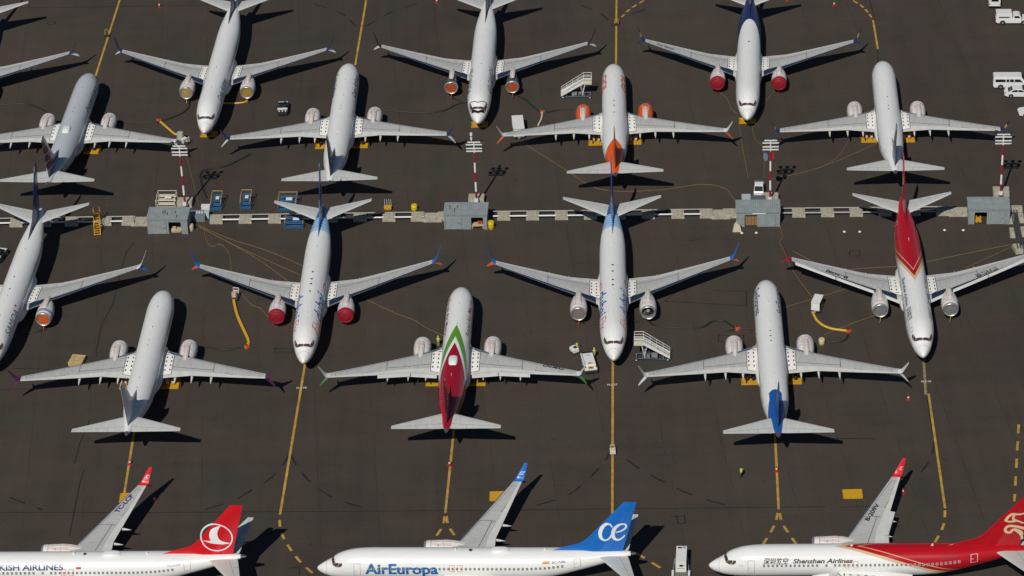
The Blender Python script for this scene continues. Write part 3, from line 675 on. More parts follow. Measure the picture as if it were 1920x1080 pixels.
def rad_line(u, v, z, a, phi): return [(u.near(1.25, .02), (.4, .3, .26))]
M_fw = livery('fuselage_white', WHITE, rad_line)
M_fw2 = livery('fuselage_cool_white', (.74, .75, .76), rad_line)
M_navyfin = plain(NAVY, 'navy_fin', rough=.25); M_plugdark = mat('plug_dark', (.10, .09, .05), .6); M_plugbrown = mat('plug_brown', (.20, .12, .08), .7, noise=.3); M_plugembers = mat('plug_embers', (.26, .075, .03), .7, noise=.6, nscale=5); M_pluggrey = mat('plug_grey', (.12, .135, .14), .6, noise=.3); M_plugtan = mat('plug_tan', (.36, .27, .15), .7, noise=.3); M_plugorange = mat('plug_orange', (.56, .13, .035), .7, noise=.4, nscale=6)
M_navyt = mat('navy_lettering', (.02, .03, .13), .4); M_bluet = mat('blue_lettering', (.015, .10, .36), .4); M_redt = mat('dark_red_lettering', (.25, .01, .03), .4); M_orat = mat('orange_lettering', (.70, .13, .04), .4)
M_goltxt = mat('salmon_lettering', (.62, .20, .13), .45)
M_whitet = mat('white_emblem', (.8, .8, .8), .4); M_goldt = mat('gold_emblem', (.66, .50, .30), .4); M_tealt = mat('teal_lettering', (.01, .07, .10), .4); M_flagred = mat('flag_red', (.50, .01, .02), .5); M_flagyel = mat('flag_yellow', (.65, .36, .02), .5)
M_fwl = livery('fuselage_white_long', WHITE, lambda u, v, z, a, phi: rad_line(u + 1.4, v, z, a, phi))
def shen(u, v, z, a, phi):
    D = u - 15.3 - .108 * (90 - phi); return rad_line(u, v, z, a, phi) + [(D > 0, GOLD), (D > 1.2, RED), (D > 2.75, GOLD), (D > 3.05, RED)]
M_fshen = livery('fuselage_red_tail', WHITE, shen, rough=.22, dirt=.06)
def maroc(u, v, z, a, phi):
    D = u - 13.7 - .115 * (90 - phi); return rad_line(u, v, z, a, phi) + [(D > 0, (.10, .30, .02)), (D > 3.05, WHITE), (D > 4.6, (.32, .006, .018))]
M_fmaroc = livery('fuselage_green_red', WHITE, maroc, rough=.22, dirt=.06)
def sune(u, v, z, a, phi):
    u = u - 1.3
    g = ((u - 28.9).op('MAXIMUM', 0.0) * 1.6).op('MINIMUM', 1.0).op('SQRT') * 25 + (u - 31).op('MAXIMUM', 0.0) * 5.5
    return rad_line(u, v, z, a, phi) + [(((90 - phi) < g) & (u > 28.9), (.01, .09, .34)), (u > 36.2, (.01, .09, .34))]
M_fsun = livery('fuselage_blue_tail', WHITE, sune)
def gol(u, v, z, a, phi):
    g = (u - 28.4).op('MAXIMUM', 0.0) * 15; return rad_line(u, v, z, a, phi) + [(((90 - phi) < g) & (phi > 12 - (u - 30) * 3), (.72, .10, .006)), (u > 36, (.72, .10, .006))]
M_fgol = livery('fuselage_orange_tail', WHITE, gol)
def jet(u, v, z, a, phi):
    D = u - 28.9 + .0013 * (90 - phi) * (90 - phi); return rad_line(u, v, z, a, phi) + [((D > 0) & (u > 19), (.012, .026, .10))]
M_fjet = livery('fuselage_navy_tail', WHITE, jet)
def fdub(u, v, z, a, phi):
    st = ((u * 9.0).op('SINE') > .25); return rad_line(u, v, z, a, phi) + [((u > 31.0) & (phi > 20), (.42, .58, .74)), ((u > 31.6) & (phi > 20) & st, (.12, .33, .62)), ((u > 34.8) & (phi > 10), (.03, .09, .25)), ((phi < 22) & u.between(28.5, 32.5) & (phi > -10 + (u - 28.5) * 3), (.60, .12, .04))]
M_fdub = livery('fuselage_blue_stripes', WHITE, fdub)
M_fsilver = livery('fuselage_silver', (.50, .53, .56), lambda u, v, z, a, phi: rad_line(u, v, z, a, phi) + [((u - .9 * phi * .02).between(33.0, 36.5) & (phi < 48), (.012, .03, .10)), ((u - .9 * phi * .02).between(33.4, 34.1) & (phi < 48), (.35, .01, .02)), ((u - .9 * phi * .02).between(34.9, 35.6) & (phi < 48), (.35, .01, .02))], rough=.28)
M_finusa = livery('fin_stripes', (.015, .03, .12), lambda u, v, z, a, phi: [((((z - u * .25) * 4.4).op('SINE')) > .2, (.14, .012, .03)), ((((z - u * .25) * 4.4 + 1.8).op('SINE')) > .93, (.5, .5, .5))], rough=.25)
M_finred = plain(TRED, 'fin_red', rough=.25); M_findred = plain(RED, 'fin_deep_red', rough=.25); M_finblue = plain((.012, .15, .52), 'fin_blue', rough=.25)
M_finor = plain((.72, .10, .006), 'fin_orange'); M_finblack = plain((.012, .012, .014), 'fin_black'); M_finsun = livery('fin_deep_blue', (.01, .09, .34), lambda u, v, z, a, phi: [((z.between(9.4, 10.6)) & (u < 37.6), (.5, .5, .55))])
M_findub = livery('fin_blue_fade', (.02, .07, .22), lambda u, v, z, a, phi: [(z < 8.4, (.10, .30, .58))], rough=.25)
M_finmaroc = livery('fin_maroc', (.30, .006, .018), lambda u, v, z, a, phi: [], rough=.2)
M_wlred = plain(TRED, 'winglet_red'); M_wlblue = plain((.012, .15, .52), 'winglet_blue'); M_wlnavy = plain((.012, .03, .12), 'winglet_navy'); M_wlor = plain((.72, .12, .01), 'winglet_orange'); M_wlgreen = plain((.05, .28, .05), 'winglet_green')
M_wlblk = plain((.03, .012, .014), 'winglet_black'); M_wlpurple = plain((.10, .012, .07), 'winglet_purple'); M_wldred = plain((.30, .006, .02), 'winglet_deep_red')
M_wlnavygold = livery('winglet_navy_gold', (.012, .03, .12), lambda u, v, z, a, phi: [(z.between(4.5, 5.1), (.6, .4, .08))])

def ell(cx, cy, rx, ry, n=40, a0=0, a1=360): return [(cx + rx * math.cos(rad(a0 + (a1 - a0) * i / n)), cy + ry * math.sin(rad(a0 + (a1 - a0) * i / n))) for i in range(n + (0 if a1 - a0 == 360 else 1))]
def annulus(cx, cy, rx, ry, w, n=40, a0=0, a1=360):
    o = [(cx + rx * math.cos(rad(a0 + (a1 - a0) * i / n)), cy + ry * math.sin(rad(a0 + (a1 - a0) * i / n))) for i in range(n + 1)]
    i_ = [(cx + (rx - w) * math.cos(rad(a0 + (a1 - a0) * i / n)), cy + (ry - w) * math.sin(rad(a0 + (a1 - a0) * i / n))) for i in range(n + 1)]
    return (o + i_, [(k, k + 1, n + 2 + k, n + 1 + k) for k in range(n)])
def fan_poly(p): return (p, [tuple(range(len(p)))])
def ribbon(pts, ws):
    P = [Vector((p[0], p[1])) for p in pts]; out = []; L = []; R_ = []
    for i, p in enumerate(P):
        d = (P[min(i + 1, len(P) - 1)] - P[max(i - 1, 0)]).normalized(); n = Vector((-d.y, d.x)) * ws[i] / 2; L.append(tuple(p + n)); R_.append(tuple(p - n))
    n = len(P); return (L + R_, [(i, i + 1, n + i + 1, n + i) for i in range(n - 1)])
def curve2(pts, k=6):
    P = [Vector((p[0], p[1], 0)) for p in pts]; return [(q.x, q.y) for q in smooth_pts(P, k)]
def PH0(pts, ws): 
    q = curve2(pts, 6); n = len(q) - 1; m = len(ws) - 1; return ribbon(q, [ws[min(int(i / n * m), m - 1)] * (1 - (i / n * m - min(int(i / n * m), m - 1))) + ws[min(int(i / n * m), m - 1) + 1] * (i / n * m - min(int(i / n * m), m - 1)) for i in range(n + 1)])
LOGO_OE = [PH0([(36.55, 9.0), (36.2, 9.42), (35.7, 9.35), (35.25, 8.8), (35.05, 8.1), (35.15, 7.4), (35.6, 7.05), (36.1, 7.3), (36.55, 8.0), (36.7, 8.9)], [.18, .2, .36, .46, .46, .4, .22, .2, .28, .3]),
           PH0([(36.95, 8.2), (37.5, 8.35), (38.1, 8.75), (38.2, 9.25), (37.8, 9.42), (37.2, 9.2), (36.75, 8.6), (36.6, 7.9), (36.75, 7.3), (37.2, 7.05), (37.7, 7.3), (38.05, 7.75)], [.14, .2, .22, .22, .22, .34, .46, .46, .4, .26, .2, .12])]
# crane-like bird in a ring (white) on a red fin
bird = [(34.2, 7.42), (35.25, 7.45)] + curve2([(35.12, 7.75), (35.08, 8.2), (35.25, 8.85), (35.75, 9.35), (36.65, 9.7)], 4) + curve2([(36.38, 9.3), (36.15, 8.75), (36.12, 8.2), (36.3, 7.65), (36.75, 7.28), (37.75, 6.98)], 4) + curve2([(36.7, 6.86), (35.5, 7.02), (34.6, 7.3)], 4)
LOGO_RING = [annulus(35.95, 7.9, 2.02, 2.05, .17), fan_poly(bird)]
_g = [(36.9, 10.6), (37.3, 10.35), (37.9, 10.35), (38.4, 10.75), (38.1, 11.0)]
def PH(s, pts, w0, w1):
    q = curve2(pts, 6); return ribbon(q, [w0 + (w1 - w0) * i / (len(q) - 1) for i in range(len(q))])
LOGO_PHX = [PH(0, [(38.3, 10.2), (37.5, 10.05), (36.7, 10.1), (36.2, 9.7), (35.9, 9.15)], .22, .34), PH(0, [(36.9, 9.95), (36.8, 9.4), (37.6, 8.95), (38.1, 8.7)], .3, .2), PH(0, [(35.75, 9.2), (36.3, 9.0), (37.1, 9.1)], .2, .3),
            PH(0, [(38.2, 7.9), (37.2, 8.25), (36.3, 8.35), (35.9, 7.9), (36.1, 7.45), (36.6, 7.45), (36.7, 7.8)], .36, .3), PH(0, [(36.7, 7.85), (37.3, 7.6), (37.9, 6.9), (38.0, 6.3)], .3, .3), PH(0, [(37.0, 7.95), (37.8, 7.5), (38.05, 7.0)], .2, .25)]
LEAF = [annulus(36.4, 9.0, 1.1, 1.1, .14), fan_poly([(36.4, 9.9), (36.6, 9.5), (37.1, 9.55), (36.9, 9.1), (37.2, 8.85), (36.6, 8.6), (36.4, 8.2), (36.2, 8.6), (35.6, 8.85), (35.9, 9.1), (35.7, 9.55), (36.2, 9.5)])]
GLOBE = [annulus(36.2, 8.6, 1.5, 1.5, .09), annulus(36.2, 8.6, 1.0, 1.5, .08), annulus(36.2, 8.6, .45, 1.5, .07), fan_poly([(34.8, 8.55), (37.6, 8.55), (37.6, 8.65), (34.8, 8.65)]), fan_poly([(35.0, 9.3), (37.4, 9.3), (37.4, 9.38), (35.0, 9.38)])]
STAR = [annulus(36.3, 8.3, 1.0, 1.0, .16), fan_poly([(36.3 + (1.0 if k % 2 == 0 else .42) * .75 * math.sin(k * math.pi / 5), 8.3 + (1.0 if k % 2 == 0 else .42) * .75 * math.cos(k * math.pi / 5)) for k in range(10)])]
SWOOSH = [PH(0, [(34.2, 7.0), (35.4, 8.4), (36.6, 9.1), (38.0, 9.2)], .1, .5), PH(0, [(34.0, 6.4), (35.6, 7.3), (37.0, 7.7), (38.1, 7.7)], .1, .4)]
def rect(u0, u1, p0, p1): return ([(u0, p0), (u1, p0), (u1, p1), (u0, p1)], [(0, 1, 2, 3)])
P_ = dict(A1=(-46.58, 426.58, -3.97), A2=(-4.26, 424.71, -3.37), A3=(37.31, 422.33, -5.57), B0=(-65.8, 445.63, -4.29), B1=(-24.5, 443.9, -2.73), B2=(17.63, 441.4, -2.44), B3=(60.02, 438.63, -4.12), C0=(-71.99, 360.48, -4.63),
          C1=(-28.88, 357.9, -2.48), C2=(13.42, 355.47, -2.5), C3=(55.2, 353.06, -2.88), D0=(-48.99, 377.75, -3.19), D1=(-6.94, 375.39, -3.48), D2=(35.58, 372.55, -2.83), E0=(-73.35, 313.04, -3.47), E1=(-25.43, 310.76, -4.07), E2=(22.75, 307.98, -3.2))
_d = G(127, 97, 4.15) - G(612, 91, 4.15); P_['A0'] = (P_['A1'][0] + _d.x, P_['A1'][1] + _d.y, -4.6)
def AP(k, ori, spec, label): return airliner(P_[k][:2], ori, P_[k][2], spec, label)
AP('A0', 'd', dict(fus=M_fw, fin=M_navyfin, wl=M_wlnavy, wl2=M_winglet, wins=()), 'white airliner mostly beyond the picture edge, only one pale wing and tailplane tip showing')
AP('A1', 'd', dict(long=True, fus=M_fwl, fin=M_navyfin, wl=M_wlnavy, wl2=M_winglet, eng=(M_plugtan, M_plugdark), ants=(8.2,), discs=(15.3,), dsc=.6, decal=[('fin', GLOBE, M_goldt)], text=[('Copa Airlines', 7.4, 14.4, 20, .95, -1, M_navyt, .02, 0), ('Copa Airlines', 7.4, 14.4, 20, .95, 1, M_navyt, .01, 0)]),
   'white airliner with navy winglets, nose to the viewer, yellow netting plugs in both engine inlets')
AP('A2', 'd', dict(fus=livery('fuselage_masked', WHITE, lambda u, v, z, a, phi: rad_line(u, v, z, a, phi) + [((u - a * .55).between(1.18, 1.60) & (a < 1.02) & (z > 2.95), (.03, .008, .010)), (((u - 2.80 - a * .55).abs() < .07) & (a < 1.35) & (z > 3.6), (.02, .02, .022)), (((a - 1.12 - (u - 2.2) * .16).abs() < .06) & u.between(2.1, 3.6) & (z > 3.4), (.02, .02, .022))]), fin=M_finblack, wl=M_wlblk, wl2=M_winglet, bare=True, eng=(M_plugembers, M_plugembers), mask=True, ants=(8.2,), discs=(14.6,), dsc=.6, decal=[('fin', LEAF, M_flagred)],
   text=[('AIR CANADA', 6.3, 14.8, 14, 1.2, -1, M_black, .005, .2), ('AIR CANADA', 6.3, 14.8, 14, 1.2, 1, M_black, .005, .2)]), 'white airliner with a black eye mask round the cockpit and engines stripped of their cowls')
AP('A3', 'd', dict(fus=M_fjet, fin=M_navyfin, wl=M_wlnavygold, wl2=M_wlnavy, eng=('cover', 'cover'), ants=(8.2,), discs=(20.9,), decal=[('fin', STAR, M_goldt)], wtext=[('VT-JXG', 1, (23.4, 14.7), (21.9, 11.9), .5, -1, M_black)]),
   'white airliner with a navy rear body and red engine covers, registration on its wing')
AP('B0', 'u', dict(fus=M_fsilver, fin=M_finusa, wl=M_winglet, dome=True, belly=M_fsilver, nac=M_naconeback, wins=(1,), ants=(9,), discs=(15.8, 16.9), dsc=.55, decal=[('fus', (1, [rect(3.9, 5.0, 52, 60)]), M_tealt)], text=[('American', 6.6, 14.9, 17, .8, 1, M_tealt, .01, 0)]),
   'silver grey airliner with red and navy striped fin and a white dome on its back')
AP('B1', 'u', dict(long=True, fus=M_fwl, fin=M_navyfin, wl=M_wlnavy, wl2=M_winglet, nac=M_naconeback, wins=(1,), discs=(16.8, 18.0), dsc=.5, decal=[('fin', GLOBE, M_goldt)], text=[('Copa Airlines', 6.4, 13.6, 20, .95, 1, M_navyt, .02, 0), ('Copa Airlines', 6.4, 13.6, 20, .95, -1, M_navyt, .01, 0)]),
   'white airliner with navy fin and winglets seen from its tail, dark lettering along the nose')
AP('B2', 'u', dict(fus=M_fgol, fin=M_finor, nac=M_nacorange, wl=M_winglet, wl2=M_wlor, tyre=M_tan, wins=(), discs=(16.4, 18.0, 20.2), dsc=.75, text=[('GOL', 6.4, 12.0, 18, 1.2, -1, M_goltxt, .06, 0), ('GOL', 6.4, 12.0, 18, 1.2, 1, M_goltxt, .06, 0)]),
   'white airliner with orange tail, orange engines and orange lower winglets')
AP('B3', 'u', dict(fus=M_fw, fin=M_navyfin, wl=M_wlnavygold, wl2=M_wlnavy, tyre=M_tan, wins=(-1,), discs=(16.1, 18.9, 20.0), dsc=.7, decal=[('fin', STAR, M_goldt)]),
   'plain white airliner with navy fin and navy and gold winglets, tail to the viewer')
AP('C0', 'd', dict(fus=M_fw, fin=M_navyfin, wl=M_winglet, wl2=M_wlblue, nac=M_nacblue, eng=(M_plugorange, M_plugorange), wins=(-1,), discs=(15.6, 18.9), dsc=.8, text=[('SAMOA', 5.3, 11.6, 16, 1.05, -1, M_tealt, .0, 0)], decal=[('fus', (-1, [rect(11.9, 12.4, 38, 46)]), M_flagred)]),
   'white airliner with a blue fin and one orange netted engine inlet, cut by the edge')
dubt = [('Fly', 4.9, 7.7, 18, 1.5, -1, M_orat, -.008, .25), ('dubai', 8.1, 14.8, 8, 1.9, -1, M_bluet, .015, .25), ('Fly', 4.9, 7.7, 18, 1.5, 1, M_orat, -.008, .25), ('dubai', 8.1, 14.8, 8, 1.9, 1, M_bluet, .015, .25), ('و', 15.6, 18.3, 12, 1.6, 1, M_orat, -.005, .2), ('و', 15.6, 18.0, 12, 1.5, -1, M_orat, -.005, .2)]
AP('C1', 'd', dict(fus=M_fdub, fin=M_findub, wl=M_wlblue, wl2=M_wlor, eng=('cover', 'cover'), wins=(-1,), discs=(14.2, 16.2, 17.5, 19.4), decal=[('fin', SWOOSH, M_orat)], text=dubt), 'white airliner with blue and orange script, blue winglets and red engine covers')
AP('C2', 'd', dict(fus=M_fdub, fin=M_findub, wl=M_wlblue, wl2=M_wlor, eng=(M_plugbrown, 'fan'), wins=(-1,), discs=(15.0, 16.4, 18.7, 20.4), decal=[('fin', SWOOSH, M_orat)], text=dubt), 'white airliner with blue and orange script and uncovered engines, beside the stairs truck')
AP('C3', 'd', dict(slats=True, fus=M_fshen, fin=M_findred, wl=M_wldred, eng=(M_pluggrey, M_pluggrey), wins=(1,), le=M_metal, discs=(17.6,), dsc=.4, decal=[('fin', LOGO_PHX, M_goldt), ('fus', (1, [annulus(4.1, 36, .42, 12, .12, 20)]), M_redline)], outline2=M_whitet,
   text=[('Shenzhen Airlines', 9.9, 17.3, 30, .62, 1, M_black, .015, .2), ('深圳航空', 6.1, 9.3, 30, .75, 1, M_black, .01, .15), ('深圳航空', 6.1, 9.3, 30, .6, -1, M_black, .0, .15), ('Shenzhen Airlines', 9.9, 17.3, 30, .55, -1, M_black, .01, .2)],
   wtext=[('B-208J', 1, (20.1, 8.85), (21.6, 11.8), .6, 1, M_black), ('深圳航空', -1, (21.75, -11.9), (20.05, -8.8), .66, 1, M_black)]), 'white airliner with a deep red and gold rear body, nose to the viewer')
AP('D0', 'u', dict(fus=M_fw, fin=livery('fin_plain_white', (.74, .74, .74), None), wl=M_wlpurple, tyre=M_tan, wins=(1,), discs=(16.8, 18.1, 28.6), dsc=.5), 'all white airliner with purple winglets and no lettering, tail to the viewer')
AP('D1', 'u', dict(flaps=True, fus=M_fmaroc, fin=M_finmaroc, belly=M_bellywhite, wl=M_winglet, wl2=M_wlgreen, dome=True, wins=(1,), discs=(), decal=[('fin', STAR, M_goldt)], text=[('Royal Air Maroc', 6.0, 15.4, 27, .72, 1, M_redt, .01, 0), ('Royal Air Maroc', 6.0, 15.4, 27, .72, -1, M_redt, .01, 0)], wtext=[('CN-MAZ', 1, (21.5, 11.9), (22.98, 14.9), .56, 1, M_black)]),
   'white airliner with green chevron and deep red rear body with a white roof dome')
AP('D2', 'u', dict(long=True, fus=M_fsun, fin=M_finsun, wl=M_winglet, wins=(-1,), discs=(15.7, 17.0, 18.2), dsc=.7, text=[('SunExpress', 5.0, 11.6, 24, 1.1, -1, M_navyt, .02, 0), ('SunExpress', 5.0, 11.6, 24, 1.1, 1, M_navyt, .01, 0)]), 'white airliner with a blue tail cap and white winglets, dark lettering at its nose')
AP('E0', 'l', dict(wlogo=(LOGO_RING, M_whitet, .155, 35.95, 7.9), fus=M_fw, fin=M_finred, wl=M_wlred, dome=True, domemat=M_domewhite, outline=M_redline, wins=(-1,), discs=(19.4,), dsc=1.3, ants=(17.8, 26.9), decal=[('fin', LOGO_RING, M_whitet), ('fus', (-1, [rect(18.45, 19.05, 27, 35)]), M_flagred)],
   text=[('TURKISH AIRLINES', 6.4, 16.85, 24.0, .74, -1, M_navyt, .03, 0), ('TC-LCP', 29.7, 31.4, 28.0, .34, -1, M_black, .01, 0)], wtext=[('TC-LCP', 1, (21.62, 11.35), (23.22, 14.75), .60, 1, M_navyt)]), 'white airliner seen side on with a red fin bearing a ringed white bird')
AP('E1', 'l', dict(wlogo=(LOGO_OE, M_whitet, .17, 36.6, 8.2), fus=M_fw, fin=M_finblue, wl=M_wlblue, dome=True, outline=M_redline, wins=(-1,), discs=(19.1,), dsc=1.4, ants=(17.0, 28.0), decal=[('fin', LOGO_OE, M_whitet), ('fus', (-1, [rect(27.95, 28.8, 29.5, 39.5)]), M_flagred), ('fus', (-1, [rect(27.96, 28.79, 32, 37)]), M_flagyel)],
   text=[('AirEuropa', 6.1, 15.15, -7, 1.36, -1, mat('bright_blue_lettering', (.01, .13, .36), .4), .035, 0), ('EC-NBL', 29.15, 30.85, 28.5, .36, -1, M_black, .012, 0)]), 'white airliner seen side on with bright blue fin and blue lettering')
AP('E2', 'l', dict(flaps=True, wlogo=(LOGO_PHX, M_goldt, .15, 36.8, 8.4), fus=M_fshen, fin=M_findred, wl=M_wlred, outline=M_redline, outline2=M_whitet, wins=(-1,), discs=(), ants=(17.2, 27.0), decal=[('fin', LOGO_PHX, M_goldt), ('fus', (-1, [annulus(3.9, 14, .2, 5, .06, 16)]), M_greyline)],
   text=[('深圳航空', 6.6, 9.7, 20.5, .62, -1, M_black, .018, .2), ('Shenzhen Airlines', 10.2, 17.5, 22, .55, -1, M_black, .03, .25), ('B-209V', 28.2, 30.2, 30, .35, -1, M_black, 0, 0)], wtext=[('B-209V', 1, (20.05, 8.30), (21.65, 11.40), .60, 1, M_black)]), 'white airliner seen side on with deep red rear body and gold emblem on its fin')
#REST
# ------------------------------------------------------------------ apron equipment
def ang(a, b): d = G(*b) - G(*a); return math.atan2(d.y, d.x)
ROW = ang((200, 408), (1800, 398))           # direction of the barrier line
def stripes(name, n, h):
    m = bpy.data.materials.new(name); m.use_nodes = True; nt = m.node_tree; X.nt = nt; b = nt.nodes["Principled BSDF"]; b.inputs["Roughness"].default_value = .5
    t = nt.nodes.new("ShaderNodeTexCoord"); sp = nt.nodes.new("ShaderNodeSeparateXYZ"); nt.links.new(t.outputs["Object"], sp.inputs[0])
    k = ((X(sp.outputs[2]) * (1 / (2 * h))).op('FRACT') > .5); mx = nt.nodes.new("ShaderNodeMix"); mx.data_type = 'RGBA'
    nt.links.new(k.v, mx.inputs[0]); mx.inputs[6].default_value = (.30, .012, .02, 1); mx.inputs[7].default_value = (.75, .74, .70, 1); nt.links.new(mx.outputs[2], b.inputs["Base Color"]); return m
M_stripe = stripes('red_white_bands', 5, 1.64)
def make_pole():
    r = empty('light_pole'); MB().tube((0, 0, 0), (0, 0, 8.2), .17, .13, 10).build('pole', M_stripe, r, True)
    MB().tube((0, 0, 0), (0, 0, .5), .42, .26, 10).box((0, -.25, .25), (.5, .5, .5)).build('base', M_white, r)
    MB().tube((0, 0, 8.2), (0, 0, 10.0), .09, n=8).build('mast', M_white, r)
    for z, w, y in ((8.45, 2.35, 0), (8.95, 2.35, -.05), (9.55, 2.4, 0), (10.0, 1.9, -.05)): MB().box((0, y, z), (w, .16, .14)).build('crossarm', M_white, r)
    for x in (-1.05, 0, 1.05):
        for z in (9.0, 10.25):
            o = MB().box((x, .30, z), (.50, .42, .30), rx=.5).box((x, .12, z - .14), (.08, .3, .08)).build('floodlight', M_dark, r)
    return r
POLES = [((347, 383), 'striped light pole behind the shed next to the grey cabinets'), ((893.5, 376.5), 'striped light pole with a small white camera on top, behind a shed'),
         ((1444, 374), 'striped light pole carrying a round blue dish below its lamps'), ((1876, 363), 'striped light pole behind the shed beside the angled pipe barrier')]
p0 = make_pole()
for i, (b, lab) in enumerate(POLES):
    o = p0 if i == 0 else copy_tree(p0); o.location = G(*b, .9); o.rotation_euler.z = ROW; tag(o, lab, 'light pole', 'striped floodlight poles along the barrier')
    if i == 1: c = MB().tube((-.35, 0, 10.2), (-.35, 0, 11.2), .07, n=6).tube((-.35, 0, 11.1), (-.35, 0, 11.5), .2, n=8).box((-.35, 0, 10.6), (.3, .3, .2)).build('camera_unit', M_white, o)
    if i == 2: MB().tube((-.25, -.2, 7.4), (-.75, -.5, 7.5), .12, .62, 16).build('dish', mat('blue_grey', (.16, .22, .30), .5), o); MB().tube((0, 0, 7.4), (-.4, -.2, 7.4), .06).box((.35, 0, 7.4), (.3, .3, .9)).build('bracket', M_redp, o)
    pb = MB().box((0, 0, .45), (2.35, 1.7, .9)).box((1.0, .35, .7), (.4, .5, .5)).build('concrete_plinth', M_conc)
    pb.location = G(*b) + Vector((0, -.25, 0)); pb.rotation_euler.z = ROW; tag(pb, ['concrete plinth under the light pole beside the grey cabinets', 'concrete plinth under the pole with the small camera', 'concrete plinth under the pole with the blue dish', 'concrete plinth under the pole by the angled pipe barrier'][i], 'plinth', 'concrete plinths of the light poles')
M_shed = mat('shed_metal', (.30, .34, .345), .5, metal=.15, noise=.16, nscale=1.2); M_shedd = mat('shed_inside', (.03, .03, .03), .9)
M_rust = mat('rust', (.16, .07, .03), .9, noise=.4)
def shed(a, b, o0, o1, d0, d1, lab, seed):
    A, B = G(*a), G(*b); w = (B - A).length; r = empty('shed', A, math.atan2(B.y - A.y, B.x - A.x), lab, 'shed', 'corrugated metal sheds along the barrier')
    D, H = 3.0, 2.45; rr = random.Random(seed)
    def corr(mb, x0, x1, z0, z1, y, step=.24):
        n = max(2, int((x1 - x0) / step) * 2); pr = []
        for i in range(n + 1): pr.append((x0 + (x1 - x0) * i / n, y - (.05 if i % 2 else 0)))
        mb.add([(x, yy, z0) for x, yy in pr] + [(x, yy, z1) for x, yy in pr], [(i, i + 1, n + 2 + i, n + 1 + i) for i in range(n)])
    m = MB(); e = .02
    corr(m, 0, w * o0, 0, H, e) if o0 > .02 else None
    corr(m, w * o1, w, 0, H, e); corr(m, w * o0, w * o1, H - .45, H, e); corr(m, 0, w, 0, H + .3, D)
    for x in (0, w): m.box((x + (.03 if x == 0 else -.03), D / 2, H / 2), (.05, D - .05, H)); m.box((x + (.03 if x == 0 else -.03), -.02, H / 2), (.14, .10, H))
    m.box((w / 2, -.06, H - .04), (w + .1, .10, .12)); m.build('wall', M_shed, r)
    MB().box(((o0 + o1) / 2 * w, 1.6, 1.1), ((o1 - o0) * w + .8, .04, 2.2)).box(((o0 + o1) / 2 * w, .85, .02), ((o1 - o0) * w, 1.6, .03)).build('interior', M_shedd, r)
    q = MB(); n = int(w / .26) * 2; vs = []
    for i in range(n + 1):
        x = -.12 + (w + .24) * i / n; dz = .06 if i % 2 else 0
        vs += [(x, -.16, H + .04 + dz), (x, D + .14, H + .34 + dz)]
    q.add(vs, [(2 * i, 2 * i + 2, 2 * i + 3, 2 * i + 1) for i in range(n)]); rf = q.build('roof', M_shed, r)
    for _ in range(5 if seed == 1 else 3 if seed < 3 else 0):
        x = rr.uniform(.35, .85) * w if seed == 1 else rr.uniform(.1, .3) * w; y0 = rr.uniform(.7, 2.0); MB().box((x, y0, H + .145 + .1 * y0), (.12, rr.uniform(.5, 1.1), .01), rx=.1).build('rust_patch', M_rust, rf)
    dm = MB().box(((d0 + d1) / 2 * w, -.09, 1.1), ((d1 - d0) * w, .04, 2.05))
    for z in (.15, 2.08): dm.box(((d0 + d1) / 2 * w, -.115, z), ((d1 - d0) * w, .03, .06))
    for x in (d0 * w, d1 * w): dm.box((x, -.115, 1.1), (.06, .03, 2.0))
    dr = dm.build('door', M_shed, r); MB().box((d1 * w - .2, -.15, 1.1), (.05, .08, .25)).build('handle', M_dark, dr); return r, w
s1, w1 = shed((278.3, 438.6), (352.7, 438.6), .53, .84, .12, .46, 'rust-streaked metal shed between the white stair rack and the tan drum', 1)
s2, w2 = shed((834, 430), (913.5, 430), .63, .91, .06, .40, 'metal shed with orange tins in its opening, beside a yellow drum', 2)
s3, w3 = shed((1381, 425.6), (1461.8, 425), .19, .48, .55, .90, 'metal shed with brown cartons in its opening, below the small white truck', 3)
s4, w4 = shed((1815.5, 420.4), (1892, 420.4), .15, .45, .55, .87, 'metal shed holding a yellow machine, beside the angled pipe barrier', 4)
MB().box((w3 * .52, -.14, 2.3), (1.9, .03, .16)).build('sign', M_white, s3)
def put(o, px, rz=0.0, z=0.0): o.location = G(*px); o.location.z += z; o.rotation_euler.z = rz; return o
M_box = mat('carton', (.30, .17, .07), .8, noise=.2)
def local(root, x, y, z=0): return root.location + Matrix.Rotation(root.rotation_euler.z, 3, 'Z') @ Vector((x, y, z))
# things inside the sheds
for i in range(4):
    o = MB().box((0, 0, .75), (.42, .6, 1.5)).box((0, -.31, 1.1), (.3, .02, .2)).build('carton', M_box); o.location = local(s3, w3 * .225 + i * .47, .75, .04); tag(o, 'tall brown carton standing in the opening of a shed', 'carton', 'cartons in the shed opening')
t = empty('work_bench', local(s2, w2 * .77, .6, .02), 0, 'low wooden bench inside the shed with orange tins', 'bench'); MB().box((0, 0, .5), (1.7, 1.1, .08)).build('bench_top', M_tan, t)
for q in (-.75, .75): MB().box((q, 0, .23), (.1, .9, .46)).build('leg', M_tan, t)
for i in range(3):
    o = MB().tube((0, 0, 0), (0, 0, .42), .16, n=12).tube((0, 0, .42), (0, 0, .46), .17, n=12).build('tin', M_orangehub); o.location = local(s2, w2 * .80 + i * .38, .6, .565); tag(o, 'orange tin standing on the bench inside the shed', 'tin', 'orange tins on the bench')
o = MB().box((0, 0, .3), (1.5, 1.1, .12)).box((0, 0, .12), (1.3, .9, .2)).box((-.3, .1, .5), (.5, .5, .3)).build('pallet', M_tan); o.location = local(s1, w1 * .69, .75, .04); tag(o, 'tan loaded pallet lying in the opening of the rust-streaked shed', 'pallet')
